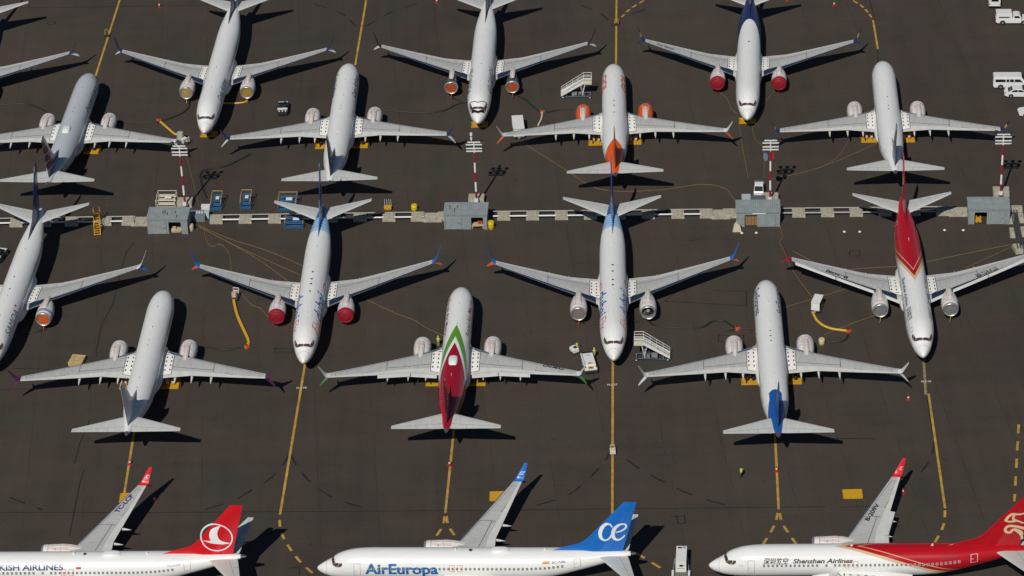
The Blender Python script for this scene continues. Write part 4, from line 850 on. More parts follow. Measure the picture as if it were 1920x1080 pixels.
o = MB().box((0, 0, .45), (.75, .5, .4)).tube((-.3, 0, .6), (-.3, 0, 1.0), .09).tube((.25, -.3, .22), (.25, .3, .22), .22, n=12).tube((-.25, -.3, .22), (-.25, .3, .22), .22, n=12).box((.3, 0, .75), (.2, .4, .2)).build('compressor', M_yellow); o.location = local(s4, w4 * .25, .7, .04); tag(o, 'small yellow wheeled machine inside the right-hand shed', 'machine')
# barrier: concrete blocks with two pipes
def barrier_y(x): return interp(x, [(-40, 428), (30, 426.5), (405, 420.7), (515, 419.2), (729, 416.2), (1054, 412.8), (1271, 410.6), (1552, 407.4), (1900, 404)])
def block_mesh():
    mb = MB().box((0, .44, .33), (1.95, .86, .66), taper=.965); mb.box((0, .44, .68), (1.5, .5, .05)); 
    for x in (-.72, .72): mb.box((x, .44, .72), (.05, .28, .10))
    return mb.mesh('concrete_block', [M_conc])
BM = block_mesh()
bx = [30, 84, 134, 197, 240, 405, 460, 515, 621, 675, 729, 783, 833, 945, 999, 1053, 1107, 1161, 1216, 1271, 1325, 1368, 1498, 1552, 1606, 1660, 1714, 1768]
rr = random.Random(5)
for x in bx:
    for row in (0, 1):
        o = bpy.data.objects.new('concrete_block', BM); COL.objects.link(o); p = G(x + rr.uniform(-.5, .5), barrier_y(x)); o.location = p + Vector((0, row * .92 + rr.uniform(0, .06), 0)); o.rotation_euler.z = ROW + rr.uniform(-.02, .02)
        where = 'near' if row == 0 else 'far'; tag(o, 'weathered concrete block, %s one of a pair carrying the white pipes' % where, 'concrete block', 'concrete blocks in the pipe barrier, %s row' % where)
SL = MB().box((0, .5, .2), (2.75, 1.0, .4)).box((0, 1.52, .24), (2.75, 1.0, .48)).mesh('concrete_slab', [M_conc])
for x, lab in ((263, 'low grey concrete slab left of the rust-streaked shed'), (811, 'low concrete slab left of the shed with the orange tins'), (1352, 'low concrete slab left of the shed with the cartons'), (1797, 'low concrete slab left of the shed with the yellow machine')):
    o = bpy.data.objects.new('concrete_slab', SL); COL.objects.link(o); o.location = G(x, barrier_y(x) + 1.5); o.rotation_euler.z = ROW; tag(o, lab, 'concrete slab')
secs = [(-30, 250, 'left of all sheds'), (395, 795, 'between the first two sheds from the left'), (925, 1335, 'between the second and third sheds from the left'), (1465, 1782, 'between the third and last sheds from the left')]
M_pipe = mat('pipe_white', (.70, .69, .68), .35, noise=.12); M_pipet = mat('pipe_grey_white', (.45, .43, .40), .5, noise=.2)
for k, (a, b, wh) in enumerate(secs):
    n = 8
    for nm, dy, z, r, m in (('thick', .40, .58, .13, M_pipe), ('thin', 1.75, .62, .07, M_pipet)):
        pts = [G(a + (b - a) * i / n, barrier_y(a + (b - a) * i / n)) + Vector((0, dy, z)) for i in range(n + 1)]
        o = MB().path(pts, r, 8).build('barrier_pipe', M_shed if (k == 3 and nm == 'thick') else m, smooth=True)
        tag(o, '%s pipe of the barrier %s' % (('pale blue grey' if k == 3 else 'thick white') if nm == 'thick' else 'thin grey', wh), 'pipe')
# angled barrier at the right
for i, (x, y, s) in enumerate([(1904, 395, 1.0), (1895, 414, .8), (1914, 412, .8), (1898, 440, .8), (1918, 438, .8), (1908, 470, 1.1)]):
    o = MB().box((0, 0, .32), (1.0 * s, 2.0, .64), taper=.95).box((0, 0, .66), (.5 * s, 1.5, .05)).build('concrete_block', M_conc); put(o, (x, y), ROW + rad([90, 0, 0, 0, 0, 12][i])); tag(o, 'weathered concrete block beside the angled dark rails', 'concrete block', 'concrete blocks along the angled rails')
A, B = G(1901, 402), G(1914, 474)
for q in (-.45, -.05, .35):
    o = MB().path([A + Vector((q, 0, .75)), A.lerp(B, .5) + Vector((q, 0, .78)), B + Vector((q, 0, .75))], .09, 6).build('rail', M_dmetal, smooth=True); tag(o, 'dark metal rail angled down from the right-hand shed', 'rail', 'dark angled rails')
o = MB().box((0, 0, .5), (1.2, .9, .12)).box((0, -.3, .65), (1.1, .1, .1)).box((0, .3, .65), (1.1, .1, .1)).box((0, 0, .22), (.9, .7, .42)).build('valve_box', M_steel); put(o, (1917, 470)); tag(o, 'grey metal box at the lower end of the dark rails', 'valve box')
# cabinets
def cabinet(name, px, dims, m, lab, cat, rz=ROW, extra=None):
    w, d, h = dims; mb = MB().box((0, d / 2, h / 2), (w, d, h)).box((0, d / 2, h + .03), (w + .06, d + .06, .05)); r = empty(name, G(*px), rz, lab, cat); mb.build('cabinet_body', m, r)
    MB().box((0, -.012, h * .5), (w * .9, .02, h * .8)).build('panel', m, r)
    if extra: extra(r, w, d, h)
    return r
def gauges(r, w, d, h):
    for i in range(3): MB().tube((-w * .3 + i * w * .3, -.03, h * .6), (-w * .3 + i * w * .3, .03, h * .6), .16, n=12).build('gauge', M_dark, r)
def outlets(r, w, d, h):
    for i in range(3): MB().box((-w * .05 + i * .38, d * .6, h + .1), (.22, .5, .12)).build('outlet', M_white, r)
cabinet('control_cabinet', (370, 416), (2.3, 1.9, .9), mat('blue_grey_metal', (.17, .21, .24), .5, noise=.1), 'wide blue grey cabinet with white outlets right of the rust-streaked shed', 'cabinet', extra=outlets)
cabinet('control_cabinet', (385.5, 393.5), (1.25, .7, .55), M_white, 'small white box on the ground behind the blue grey cabinet', 'cabinet')
cabinet('control_cabinet', (388, 410), (.7, .9, 1.0), mat('pale_blue_metal', (.40, .52, .52), .5), 'pale blue cabinet beside the wide blue grey one', 'cabinet')
cabinet('control_cabinet', (1399, 388), (1.25, 1.5, 1.3), mat('pale_shed', (.42, .46, .46), .5), 'tall pale grey box behind the carton shed', 'cabinet')
cabinet('control_cabinet', (1420, 386), (2.2, 1.0, 1.2), mat('dark_grey_metal', (.10, .11, .11), .5), 'dark grey cabinet with round gauges behind the carton shed', 'cabinet', extra=gauges)
o = MB().box((0, 0, .1), (2.3, 1.3, .1)).box((0, -.5, .03), (2.3, .1, .1)).box((0, .5, .03), (2.3, .1, .1)).box((-.5, 0, .3), (1.0, .9, .3)).build('pallet', mat('yellow_wood', (.50, .35, .08), .8, noise=.3)); put(o, (1438, 377.5), ROW); tag(o, 'yellowish pallet at the foot of the pole with the dish', 'pallet')
# drums
def drum(px, m, lab, r=.42, h=1.0, name='drum'):
    R = [[(r * q * math.cos(2 * math.pi * k / 16), r * q * math.sin(2 * math.pi * k / 16), h * t) for k in range(16)] for t, q in [(0, .95), (.03, 1), (.3, 1), (.32, 1.04), (.36, 1), (.63, 1), (.66, 1.04), (.69, 1), (.95, 1), (.97, .96), (1, .93)]]
    e = empty(name, G(*px), 0, lab, 'drum'); MB().loft(R).build('barrel', m, e, True); MB().tube((0, 0, h - .02), (0, 0, h + .05), r * .85, n=16).build('lid', m, e, True); return e
drum((921, 428), mat('drum_yellow', (.66, .45, .01), .4), 'bright yellow drum right of the shed with orange tins', .45, 1.15); drum((777, 394), mat('drum_yellow', (.66, .45, .01), .4), 'yellow drum standing behind the pipe barrier', .46, .9)
drum((358.5, 432), M_tan, 'tan drum beside the rust-streaked shed'); drum((1540.5, 645), mat('drum_cream', (.60, .50, .28), .5, noise=.15), 'cream drum on the apron near the yellow hose', .42, .85)
o = MB().side_prism([(-.65, 0), (.65, 0), (.45, 1.0), (0, 1.5), (-.45, 1.0)], -.35, .35).box((0, -.37, .5), (.5, .02, .6), 0).build('shelter_box', M_cream); put(o, (1382, 433), ROW); tag(o, 'small cream pointed hutch left of the carton shed', 'hutch')
for i, (x, y) in enumerate([(1391, 437), (1418, 436.5), (1583, 434.5), (1612, 434.5), (1771, 431.5), (1806, 431.5)]):
    o = MB().tube((0, 0, 0), (0, 0, .10), .22, .16, 14).tube((0, 0, .10), (0, 0, .14), .09, n=10).build('apron_light', M_white, smooth=True); put(o, (x, y)); tag(o, 'small round white fitting set on the apron below the barrier', 'ground light', 'round white ground fittings')
# ------------------------------------------------------------------ drip trays under the wheels
def tray(w, l, name='wheel_tray'):
    mb = MB().box((0, 0, .03), (l, w, .04))
    for x in (-l / 2, l / 2): mb.box((x, 0, .12), (.06, w + .06, .22))
    for y in (-w / 2, w / 2): mb.box((0, y, .12), (l - .06, .06, .22))
    return mb.mesh(name, [M_yellow])
TM, TN = tray(2.3, 2.4), tray(2.5, 1.5)
def in_plane(k, ori, u, v):
    a = rad(BASE[ori] + P_[k][2]); return Vector((P_[k][0] + u * math.cos(a) - v * math.sin(a), P_[k][1] + u * math.sin(a) + v * math.cos(a), 0)), a
for k, lab in (('B0', 'the silver airliner'), ('B1', 'the white airliner with navy fin'), ('B2', 'the orange tailed airliner'), ('B3', 'the airliner with navy and gold winglets'), ('D0', 'the all white airliner'), ('D1', 'the green and red airliner'), ('D2', 'the blue tailed airliner')):
    for v in (-2.9, 2.9):
        o = bpy.data.objects.new('wheel_tray', TM); COL.objects.link(o); o.location, o.rotation_euler.z = in_plane(k, 'u', 19.65, v); tag(o, 'yellow tray under the %s main wheels of %s' % ('left' if v < 0 else 'right', lab), 'tray', 'yellow trays under the airliners')
for k, lab in (('A1', 'the airliner with yellow inlet plugs'), ('A2', 'the black masked airliner'), ('A3', 'the navy tailed airliner')):
    o = bpy.data.objects.new('wheel_tray', TN); COL.objects.link(o); o.location, o.rotation_euler.z = in_plane(k, 'd', 2.7 if k == 'A1' else 4.1, 0); tag(o, 'yellow tray under the nose wheels of %s' % lab, 'tray', 'yellow trays under the airliners')
for x, y, w, l, lab in ((1598.5, 928, 2.45, 1.75, 'yellow tray lying alone on the apron'), (933, 932, 2.0, 1.8, 'yellow tray half under the blue tipped wing'), (236, 935, 1.5, 1.8, 'yellow tray at the end of a line by the red tipped wing')):
    o = MB().box((0, 0, .12), (w, l, .2)).box((0, -l / 2, .2), (w, .06, .1)).box((0, l / 2, .2), (w, .06, .1)).box((-w / 2, 0, .2), (.06, l, .1)).box((w / 2, 0, .2), (.06, l, .1)).build('drip_tray', M_yellow); put(o, (x, y), rad(-2)); tag(o, lab, 'tray')
o = MB().box((0, 0, .3), (1.85, 2.2, .5)).box((0, 0, .57), (1.95, 2.3, .05)).box((.3, 0, .61), (.1, 2.2, .03)).box((-.5, 0, .61), (.1, 2.2, .03)).build('crate', M_ply); put(o, (145, 680), rad(-12)); tag(o, 'plywood crate on the apron above the wing of the all white airliner', 'crate')
# cones and markers
def cone(px, lab, h=.75, rnd=0):
    r = empty('traffic_cone', G(*px), rnd, lab, 'traffic cone', 'red and white traffic cones'); MB().box((0, 0, .03), (.5, .5, .06)).tube((0, 0, .06), (0, 0, h), .2, .05, 12).build('cone_body', M_redp, r, False)
    MB().tube((0, 0, h * .45), (0, 0, h * .68), .15, .105, 12).build('white_band', M_white, r); return r
for px, lab in (((1703, 750), 'red cone right of the blue tailed airliner'), ((1693, 925), 'red cone below the red tipped wing at the right'), ((290, 940), 'red cone beside the wing of the ringed bird airliner'),
                ((244, 871), 'red cone on the yellow line behind the all white airliner'), ((843, 873), 'red cone on the yellow line behind the green and red airliner'), ((1456, 884), 'red cone on the yellow line behind the blue tailed airliner'),
                ((299, 13), 'red cone at the top left of the apron'), ((819, 5), 'red cone at the top edge left of the black masked airliner'), ((1564, 11), 'red cone right of the navy tailed airliner'), ((1476, 2), 'red cone at the top edge beside the navy tail')): cone(px, lab, .85)
def small_gate(px, lab):
    r = empty('wheel_chock_stand', G(*px), 0, lab, 'chock stand'); MB().box((0, 0, .2), (.8, .35, .3)).box((0, .3, .1), (1.0, .2, .15)).build('chock', M_dark, r); MB().path([(-.3, 0, .3), (-.25, 0, 1.2), (0, 0, 1.45), (.25, 0, 1.2), (.3, 0, .3)], .05).build('handle', M_yellow, r, True)
small_gate((201, 69), 'yellow looped stand on the guide line left of the airliner with yellow plugs'); small_gate((1156, 48), 'yellow looped stand on the guide line above the orange tailed airliner')
# ------------------------------------------------------------------ hoses and cables
def cord(name, pts, r, m, lab, cat, grp=None):
    P = [p + Vector((0, 0, r + .004)) for p in smooth_pts(pts, 6)]
    o = MB().path(P, r, 6).build(name, m, smooth=True); tag(o, lab, cat, grp)
BL = [([(-10, 198), (45, 196), (70, 202), (102, 219)], 'black cable running left from the silver airliner'), ([(222, 229), (290, 230), (330, 219), (352, 205), (356, 190)], 'black cable between the silver airliner and the one with yellow plugs'),
      ([(715, 207), (790, 213), (830, 209), (860, 196), (895, 190), (900, 189)], 'black cable left of the black masked airliner nose'), ([(846, 178), (850, 186), (870, 191), (888, 190)], 'short black cable under the left bare engine'),
      ([(962, 178), (985, 188), (1006, 206), (1020, 212), (1050, 207), (1082, 205)], 'black cable from the bare engine to the orange engine'), ([(385, 651), (420, 657), (460, 652)], 'black cable from the all white airliner to the yellow hose'),
      ([(1090, 604), (1100, 609), (1125, 608)], 'short black cable at the tan engine plug'), ([(1185, 606), (1213, 603), (1235, 613), (1310, 616), (1335, 604), (1358, 603), (1380, 616), (1414, 618)], 'long black cable curling right of the orange and blue script airliner'),
      ([(1342, 620), (1362, 622), (1382, 618)], 'short black cable branching near the long curled one'), ([(86, 613), (76, 622), (45, 626)], 'black cable hanging from the orange netted engine'), ([(1590, 626), (1587, 636), (1575, 642), (1545, 640), (1505, 636)], 'black cable from the cream drum to the yellow hose'),
      ([(470, 290), (425, 312), (380, 322), (378, 345), (388, 372)], 'thin dark cable curving past the pole shadow')]
for p, l in BL: cord('power_cable', p, .11, M_cable, l, 'cable')
YL = [([(372, 422), (430, 448), (500, 470), (568, 499)], 'upper yellow cord fanning right from the tan drum'), ([(372, 424), (440, 460), (562, 516)], 'middle yellow cord fanning right from the tan drum'), ([(374, 426), (470, 478), (540, 527)], 'lower yellow cord fanning right from the tan drum'),
      ([(385, 412), (384, 440), (395, 462), (415, 459), (430, 478), (434, 505)], 'pale cord wriggling down from the grey cabinets'), ([(432, 502), (450, 545), (470, 570), (490, 580), (507, 600)], 'yellow cord reaching the red covered left engine'), ([(683, 560), (740, 587), (775, 600), (800, 615), (835, 632)], 'yellow cord between the red engine cover and the green chevron airliner'),
      ([(350, 296), (362, 340), (374, 388)], 'thin pale cord running beside the leftmost light pole'), ([(985, 271), (1060, 318), (1110, 350), (1160, 359), (1240, 356), (1315, 346), (1358, 353), (1370, 366), (1385, 384)], 'long yellow cord looping behind the orange tailed airliner'),
      ([(1345, 171), (1362, 184), (1372, 205), (1383, 213)], 'thin yellow cord below the red engine cover near the navy tail'), ([(1384, 216), (1390, 262), (1403, 335)], 'thin yellow cord running straight down left of a light pole'), ([(1410, 232), (1415, 260), (1431, 280), (1433, 335)], 'thin yellow cord below the nose of the navy tailed airliner'),
      ([(1446, 336), (1500, 325), (1560, 306), (1645, 269)], 'yellow cord rising right from the pole with the dish'), ([(1545, 312), (1575, 290), (1592, 262)], 'short yellow cord joining the rising one'), ([(1462, 420), (1467, 445), (1462, 456), (1472, 475), (1485, 505), (1524, 560)], 'pale brown cord from the carton shed to the white hose cart'),
      ([(1470, 577), (1520, 562), (1600, 538)], 'faint yellow cord beside the white hose cart'), ([(1545, 628), (1600, 606), (1650, 588)], 'faint yellow cord towards the left engine of the gold striped airliner'), ([(1735, 492), (1800, 478), (1900, 458)], 'upper yellow cord right of the gold striped airliner'), ([(1810, 503), (1860, 480), (1912, 456)], 'lower yellow cord right of the gold striped airliner'),
      ([(500, 592), (515, 600), (512, 606)], 'short yellow cord end by the red engine cover'), ([(1463, 160), (1440, 185), (1425, 198)], 'thin yellow cord right of the navy tailed airliner nose'), ([(1485, 470), (1570, 512), (1600, 505), (1680, 500)], 'faint yellow cord under the wing with the registration')]
for p, l in YL: cord('extension_cord', p, .035, M_ycable, l, 'cord')
def hub(px, lab):
    r = empty('hose_coupling', G(*px), 0, lab, 'coupling'); MB().tube((0, 0, 0), (0, 0, .45), .32, .24, 12).box((.25, 0, .2), (.4, .25, .2)).build('coupling_body', M_orangehub, r); MB().tube((0, 0, .45), (0, 0, .6), .12, n=8).build('cap', M_dark, r)
hub((297, 227), 'orange coupling at the end of the yellow hose near the pole'); hub((462, 652), 'orange coupling at the foot of the thick yellow hose'); hub((1590, 623), 'orange coupling at the end of the curved yellow hose'); hub((1016, 211), 'orange coupling above the orange tailed airliner wing')
hub((1382, 618), 'orange coupling on the long curled cable')
cord('air_hose', [(301, 230), (318, 245), (328, 253), (336, 254)], .17, M_hose, 'straight yellow hose from the pale machine to an orange coupling', 'hose'); cord('air_hose', [(438, 562), (446, 595), (466, 640), (463, 650)], .23, mat('amber_hose', (.60, .34, .02), .6), 'thick amber hose from the small cart in the middle of the left', 'hose')
cord('air_hose', [(1522, 583), (1533, 604), (1555, 617), (1587, 622)], .17, M_hose, 'curved yellow hose from the white cart', 'hose'); cord('air_hose', [(1017, 212), (1015, 224), (1009, 236)], .14, mat('pale_hose', (.6, .55, .35), .6), 'short pale hose above the orange engine wing', 'hose')
cord('air_hose', [(462, 190), (458, 193), (440, 195), (415, 195)], .13, M_hose, 'short yellow hose under the right yellow inlet plug', 'hose')
# ------------------------------------------------------------------ carts
def wheels(r, xs, y, rad_, w, m=None, name='wheel'):
    me = wheel_mesh(rad_, w)
    for x in xs:
        for sy in (-y, y): o = inst(name, me, r); o.location = (x, sy, rad_)
def air_cart(px, rz, L, W, H, lab, body):
    r = empty('air_cart', G(*px), rz, lab, 'cart'); MB().box((0, 0, .45), (L, W, .18)).build('chassis', M_dmetal, r)
    b = MB().box((0, 0, .54 + H / 2), (L * .92, W * .96, H), taper=.97); b.box((0, 0, .54 + H + .05), (L * .96, W, .06)); b = b.build('housing', body, r)
    for i in range(4): MB().box((-L * .3 + i * L * .2, W * .49 + .005, .54 + H * .5), (L * .14, .03, H * .6)).build('vent', M_dark, r)
    for i in range(2): MB().box((-L * .2 + i * L * .4, -W * .49 - .005, .54 + H * .55), (L * .3, .03, H * .5)).build('access_panel', M_greyline if i else body, r)
    MB().tube((L / 2, 0, .5), (L / 2 + .3, 0, .45), .18, n=12).build('hose_outlet', M_steel, r); MB().tube((-L / 2, 0, .4), (-L / 2 - .9, 0, .3), .05).box((-L / 2 - .95, 0, .3), (.1, .5, .06)).build('drawbar', M_dmetal, r); wheels(r, (-L * .32, L * .32), W / 2, .26, .16); return r
air_cart((1532, 580), ang((1536, 560), (1525, 584)), 2.5, 1.25, 1.15, 'white hose cart feeding the curved yellow hose', M_white)
def machine(px, rz, lab, s=1.0, pale=M_steel):
    r = empty('compressor_cart', G(*px), rz, lab, 'cart'); MB().box((0, 0, .4), (1.7 * s, 1.0 * s, .12)).build('chassis', M_dmetal, r); MB().tube((-.3 * s, 0, .62), (-.3 * s, 0, 1.25 * s), .42 * s, .36 * s, 14).build('tank', pale, r, True)
    MB().box((.45 * s, 0, .75), (.5 * s, .6 * s, .6)).box((.1, .35 * s, .7), (.4, .2, .4)).tube((.2 * s, -.4 * s, .5), (.75 * s, -.4 * s, 1.1), .05).build('motor', M_white, r)
    MB().path([(.8 * s, -.4 * s, .4), (.85 * s, -.4 * s, 1.3), (.85 * s, .4 * s, 1.3), (.8 * s, .4 * s, .4)], .05).build('push_handle', M_white, r); MB().tube((.1, -.1, 1.0), (.1, -.1, 1.3), .1).build('filter', M_yellow, r); wheels(r, (-.5 * s, .5 * s), .5 * s, .22, .14)
machine((342, 268), rad(-50), 'pale rounded machine feeding the straight yellow hose beside a wingtip', 1.35, mat('pale_grey_green', (.42, .44, .40), .5, noise=.2)); machine((441, 560), rad(80), 'small pale machine cart feeding the thick amber hose', 1.0, M_tan)
r = empty('tow_barrow', G(1149, 851), rad(90), 'small cream cart on the yellow line below the stairs truck', 'cart'); MB().box((0, 0, .45), (.95, .75, .4)).box((-.1, 0, .7), (.6, .6, .12)).build('cart_body', M_cream, r); MB().path([(.45, -.28, .5), (.8, -.28, .9), (.8, .28, .9), (.45, .28, .5)], .04).build('handle', M_cream, r); wheels(r, (-.3, .3), .38, .18, .1)
# big white cart at the bottom
r = empty('generator_cart', G(1277, 1076), ang((1277, 1076), (1279, 1040)), 'tall white cooling unit on wheels with a mesh deck, right of the bright blue fin', 'cart')
MB().box((0, 0, .5), (6.2, 1.5, .2)).build('chassis', M_dmetal, r); MB().box((1.3, 0, 1.35), (3.4, 1.32, 1.5), taper=.98).build('housing', M_white, r); MB().box((2.6, .22, 2.11), (.28, .5, .012)).box((2.6, -.3, 2.11), (.10, .4, .012)).box((2.75, -.3, 2.11), (.06, .4, .012)).build('lettering', M_black, r)
MB().box((-.405, -.05, 1.55), (.02, .45, .28)).box((-.405, -.42, 1.55), (.02, .14, .1)).box((-.405, 0, 1.1), (.02, 1.0, .04)).build('control_panel', M_dark, r)
m = MB()
for i in range(9): m.box((-2.6 + i * .24, 0, .64), (.05, 1.5, .05))
for i in range(7): m.box((-1.65, -.72 + i * .24, .69), (2.2, .05, .05))
m.build('mesh_deck', mat('dirty_mesh', (.28, .26, .20), .7, noise=.3), r)
for sy in (-1, 1):
    MB().box((-.6, sy * 1.0, .62), (.9, .28, .12)).box((-1.0, sy * 1.0, .45), (.1, .28, .3)).build('mudguard', M_white, r); MB().path([(.0, sy * .95, .5), (.9, sy * .9, .8), (1.6, sy * .8, 1.2)], .05).build('side_rail', M_steel, r)
wheels(r, (-.6,), 1.0, .34, .22); wheels(r, (2.3,), .6, .3, .2); MB().tube((-3.1, 0, .45), (-4.2, 0, .35), .06).build('drawbar', M_dmetal, r)
# ------------------------------------------------------------------ vehicles (forward = +x)
M_vwhite = mat('vehicle_white', (.74, .74, .73), .3, coat=.5, noise=.05); M_vglass = mat('vehicle_glass', (.012, .014, .018), .08); M_chrome = mat('chrome', (.5, .5, .5), .2, metal=1)
M_tail = mat('tail_light_red', (.35, .01, .01), .3); M_head = mat('headlight_clear', (.6, .6, .62), .15)
def panel_poly(r, name, pts, y, m, t=.012):
    mb = MB().side_prism(pts, y - t, y + t); return mb.build(name, m, r)
def vehicle(px, rz, kind, lab, cat, name):
    r = empty(name, G(*px), rz, lab, cat); Wd = {'sedan': .9, 'van': 1.0, 'pickup': .98, 'kei': .72, 'tug': .9}[kind]
    def body(prof_, y, nm='body', m=M_vwhite, tp=.93):
        mb = MB(); n = len(prof_); zs = [p[1] for p in prof_]; z0, z1 = min(zs), max(zs); R = []
        for yy, sc in ((-y, .96), (-y * .97, 1), (y * .97, 1), (y, .96)):
            cx = sum(p[0] for p in prof_) / n; cz = (z0 + z1) / 2
            R.append([(cx + (p[0] - cx) * (.985 if sc < 1 else 1), yy * (1 - (1 - tp) * (p[1] - z0) / (z1 - z0)), cz + (p[1] - cz) * sc) for p in prof_])
        mb.loft(R); return mb.build(nm, m, r)
    if kind == 'sedan':
        L = 2.25; body([(-L, .45), (-L, .85), (-1.9, .98), (1.1, .92), (2.0, .80), (L, .62), (L, .35), (1.9, .25), (-1.9, .25)], Wd, tp=1); body([(-1.75, .95), (-1.05, 1.38), (-.2, 1.45), (.35, 1.40), (1.15, .93)], Wd * .9, 'roof', tp=.8)
        for sy in (-1, 1):
            panel_poly(r, 'side_window', [(-1.45, .98), (-.95, 1.30), (-.35, 1.36), (-.32, .98)], sy * Wd * .83, M_vglass, .05); panel_poly(r, 'side_window', [(-.24, .98), (-.26, 1.36), (.3, 1.31), (.85, .98)], sy * Wd * .83, M_vglass, .05)
        MB().add([(.42, -.66, 1.40), (.42, .66, 1.40), (1.16, .74, .97), (1.16, -.74, .97)], [(0, 1, 2, 3)]).build('windscreen', M_vglass, r); MB().add([(-1.12, -.66, 1.385), (-1.12, .66, 1.385), (-1.78, .74, .985), (-1.78, -.74, .985)], [(3, 2, 1, 0)]).build('rear_window', M_vglass, r)
        wx = (-1.35, 1.35); R_ = .32
    elif kind == 'van':
        L = 2.9; body([(-L, .5), (-L, 1.9), (-L + .12, 2.08), (1.2, 2.1), (1.5, 2.05), (2.05, 1.30), (2.75, 1.15), (L, .9), (L, .45), (2.6, .3), (-2.7, .3)], Wd, tp=.9)
        for sy in (-1, 1):
            for x0, x1 in ((-2.6, -1.0), (-.88, -.42), (-.32, .28)): panel_poly(r, 'side_window', [(x0, 1.25), (x0, 1.72), (x1, 1.72), (x1, 1.25)], sy * Wd * .937, M_vglass, .03)
            panel_poly(r, 'side_window', [(.42, 1.25), (.42, 1.72), (1.25, 1.72), (1.65, 1.25)], sy * Wd * .937, M_vglass, .03)
            MB().box((.34, sy * Wd * 1.0, 1.05), (.03, .02, 1.1)).build('door_line', M_greyline, r)
        MB().add([(1.55, -.84, 2.0), (1.55, .84, 2.0), (2.07, .88, 1.33), (2.07, -.88, 1.33)], [(0, 1, 2, 3)]).build('windscreen', M_vglass, r); MB().box((-L - .01, 0, 1.5), (.03, 1.4, .5)).build('rear_window', M_vglass, r); wx = (-1.75, 1.9); R_ = .38
    elif kind == 'pickup':
        L = 2.75; body([(-L, .5), (-L, 1.05), (.9, 1.08), (1.25, 1.08), (2.5, .98), (L, .8), (L, .45), (2.4, .35), (-2.5, .35)], Wd, tp=.98); body([(.0, 1.05), (.08, 1.62), (.3, 1.72), (.95, 1.70), (1.15, 1.6), (1.6, 1.06)], Wd * .92, 'cab', tp=.86)
        body([(-2.72, 1.06), (-2.72, 1.95), (-2.6, 2.02), (-.25, 2.02), (-.15, 1.95), (-.1, 1.06)], Wd * .95, 'utility_cap', tp=.97)
        for sy in (-1, 1):
            panel_poly(r, 'side_window', [(.18, 1.12), (.24, 1.56), (.9, 1.58), (1.35, 1.12)], sy * Wd * .845, M_vglass, .05); panel_poly(r, 'cap_window', [(-2.3, 1.28), (-2.3, 1.48), (-.55, 1.48), (-.55, 1.28)], sy * Wd * .935, M_vglass, .025)
        MB().add([(1.1, -.72, 1.64), (1.1, .72, 1.64), (1.58, .8, 1.12), (1.58, -.8, 1.12)], [(0, 1, 2, 3)]).build('windscreen', M_vglass, r); MB().box((-2.735, 0, 1.55), (.03, 1.2, .4)).build('rear_window', M_vglass, r); wx = (-1.65, 1.75); R_ = .38
    elif kind == 'kei':
        L = 1.75; body([(-L, .45), (-L, .75), (-.1, .78), (.9, .80), (L, .95), (L, .4), (1.4, .3), (-1.5, .3)], Wd, tp=1); body([(-.35, .78), (-.3, 1.70), (-.1, 1.78), (.85, 1.78), (1.05, 1.70), (1.68, .90)], Wd * .98, 'cab', tp=.9)
        for sy in (-1, 1): panel_poly(r, 'side_window', [(-.1, 1.1), (-.05, 1.6), (.85, 1.6), (1.2, 1.1)], sy * Wd * .93, M_vglass, .03)
        MB().add([(1.06, -.60, 1.70), (1.06, .60, 1.70), (1.56, .64, 1.08), (1.56, -.64, 1.08)], [(0, 1, 2, 3)]).build('windscreen', M_vglass, r)
        m = MB(); m.box((-1.05, 0, .8), (1.35, 1.35, .05))
        for i in range(4): m.box((-1.6 + i * .35, 0, 1.1), (.05, 1.4, .05))
        for sy in (-.68, .68): m.box((-1.05, sy, 1.1), (1.3, .05, .05)); m.box((-1.65, sy, .95), (.05, .05, .35)); m.box((-.45, sy, .95), (.05, .05, .35))
        m.build('load_rack', M_steel, r); wx = (-1.1, 1.15); R_ = .28
    else:
        L = 1.55; body([(-L, .35), (-L, .85), (-1.35, .92), (1.2, .9), (L, .8), (L, .35)], Wd, m=M_dark, tp=.96); body([(.55, .88), (.6, 1.02), (1.3, 1.0), (1.5, .82)], Wd * .9, 'hood'); body([(-1.3, .9), (-1.3, 1.08), (-1.0, 1.1), (-.98, .9)], Wd * .9, 'rear_deck'); MB().box((-.2, 0, 1.06), (1.1, 1.25, .06)).build('cockpit_floor', M_dark, r)
        for sy in (-.4, .4): MB().box((-.55, sy, 1.25), (.45, .45, .35)).build('seat', M_dark, r)
        MB().tube((.25, -.4, 1.1), (.05, -.4, 1.5), .04).tube((.0, -.4, 1.48), (.08, -.4, 1.52), .2, n=12).build('steering_wheel', M_dark, r); MB().box((.45, 0, 1.18), (.1, 1.5, .3), ry=-.3).build('windscreen', M_vglass, r)
        for sy in (-.5, 0, .5): MB().tube((-1.56, sy, .85), (-1.64, sy, .85), .12, n=10).build('tail_light', M_white, r)
        MB().box((-1.75, 0, .5), (.3, 1.5, .35)).build('bumper', M_dark, r); wx = (-.95, .95); R_ = .36
    me = wheel_mesh(R_, .22)
    for x in wx:
        for sy in (-1, 1): o = inst('wheel', me, r); o.location = (x, sy * (Wd - .08), R_); MB().side_prism([(x + (R_ + .09) * math.cos(a), max(.3, R_ + (R_ + .09) * math.sin(a))) for a in [math.pi * k / 10 for k in range(11)]], sy * Wd - .02, sy * Wd + .012).build('wheel_arch', M_dark, r)
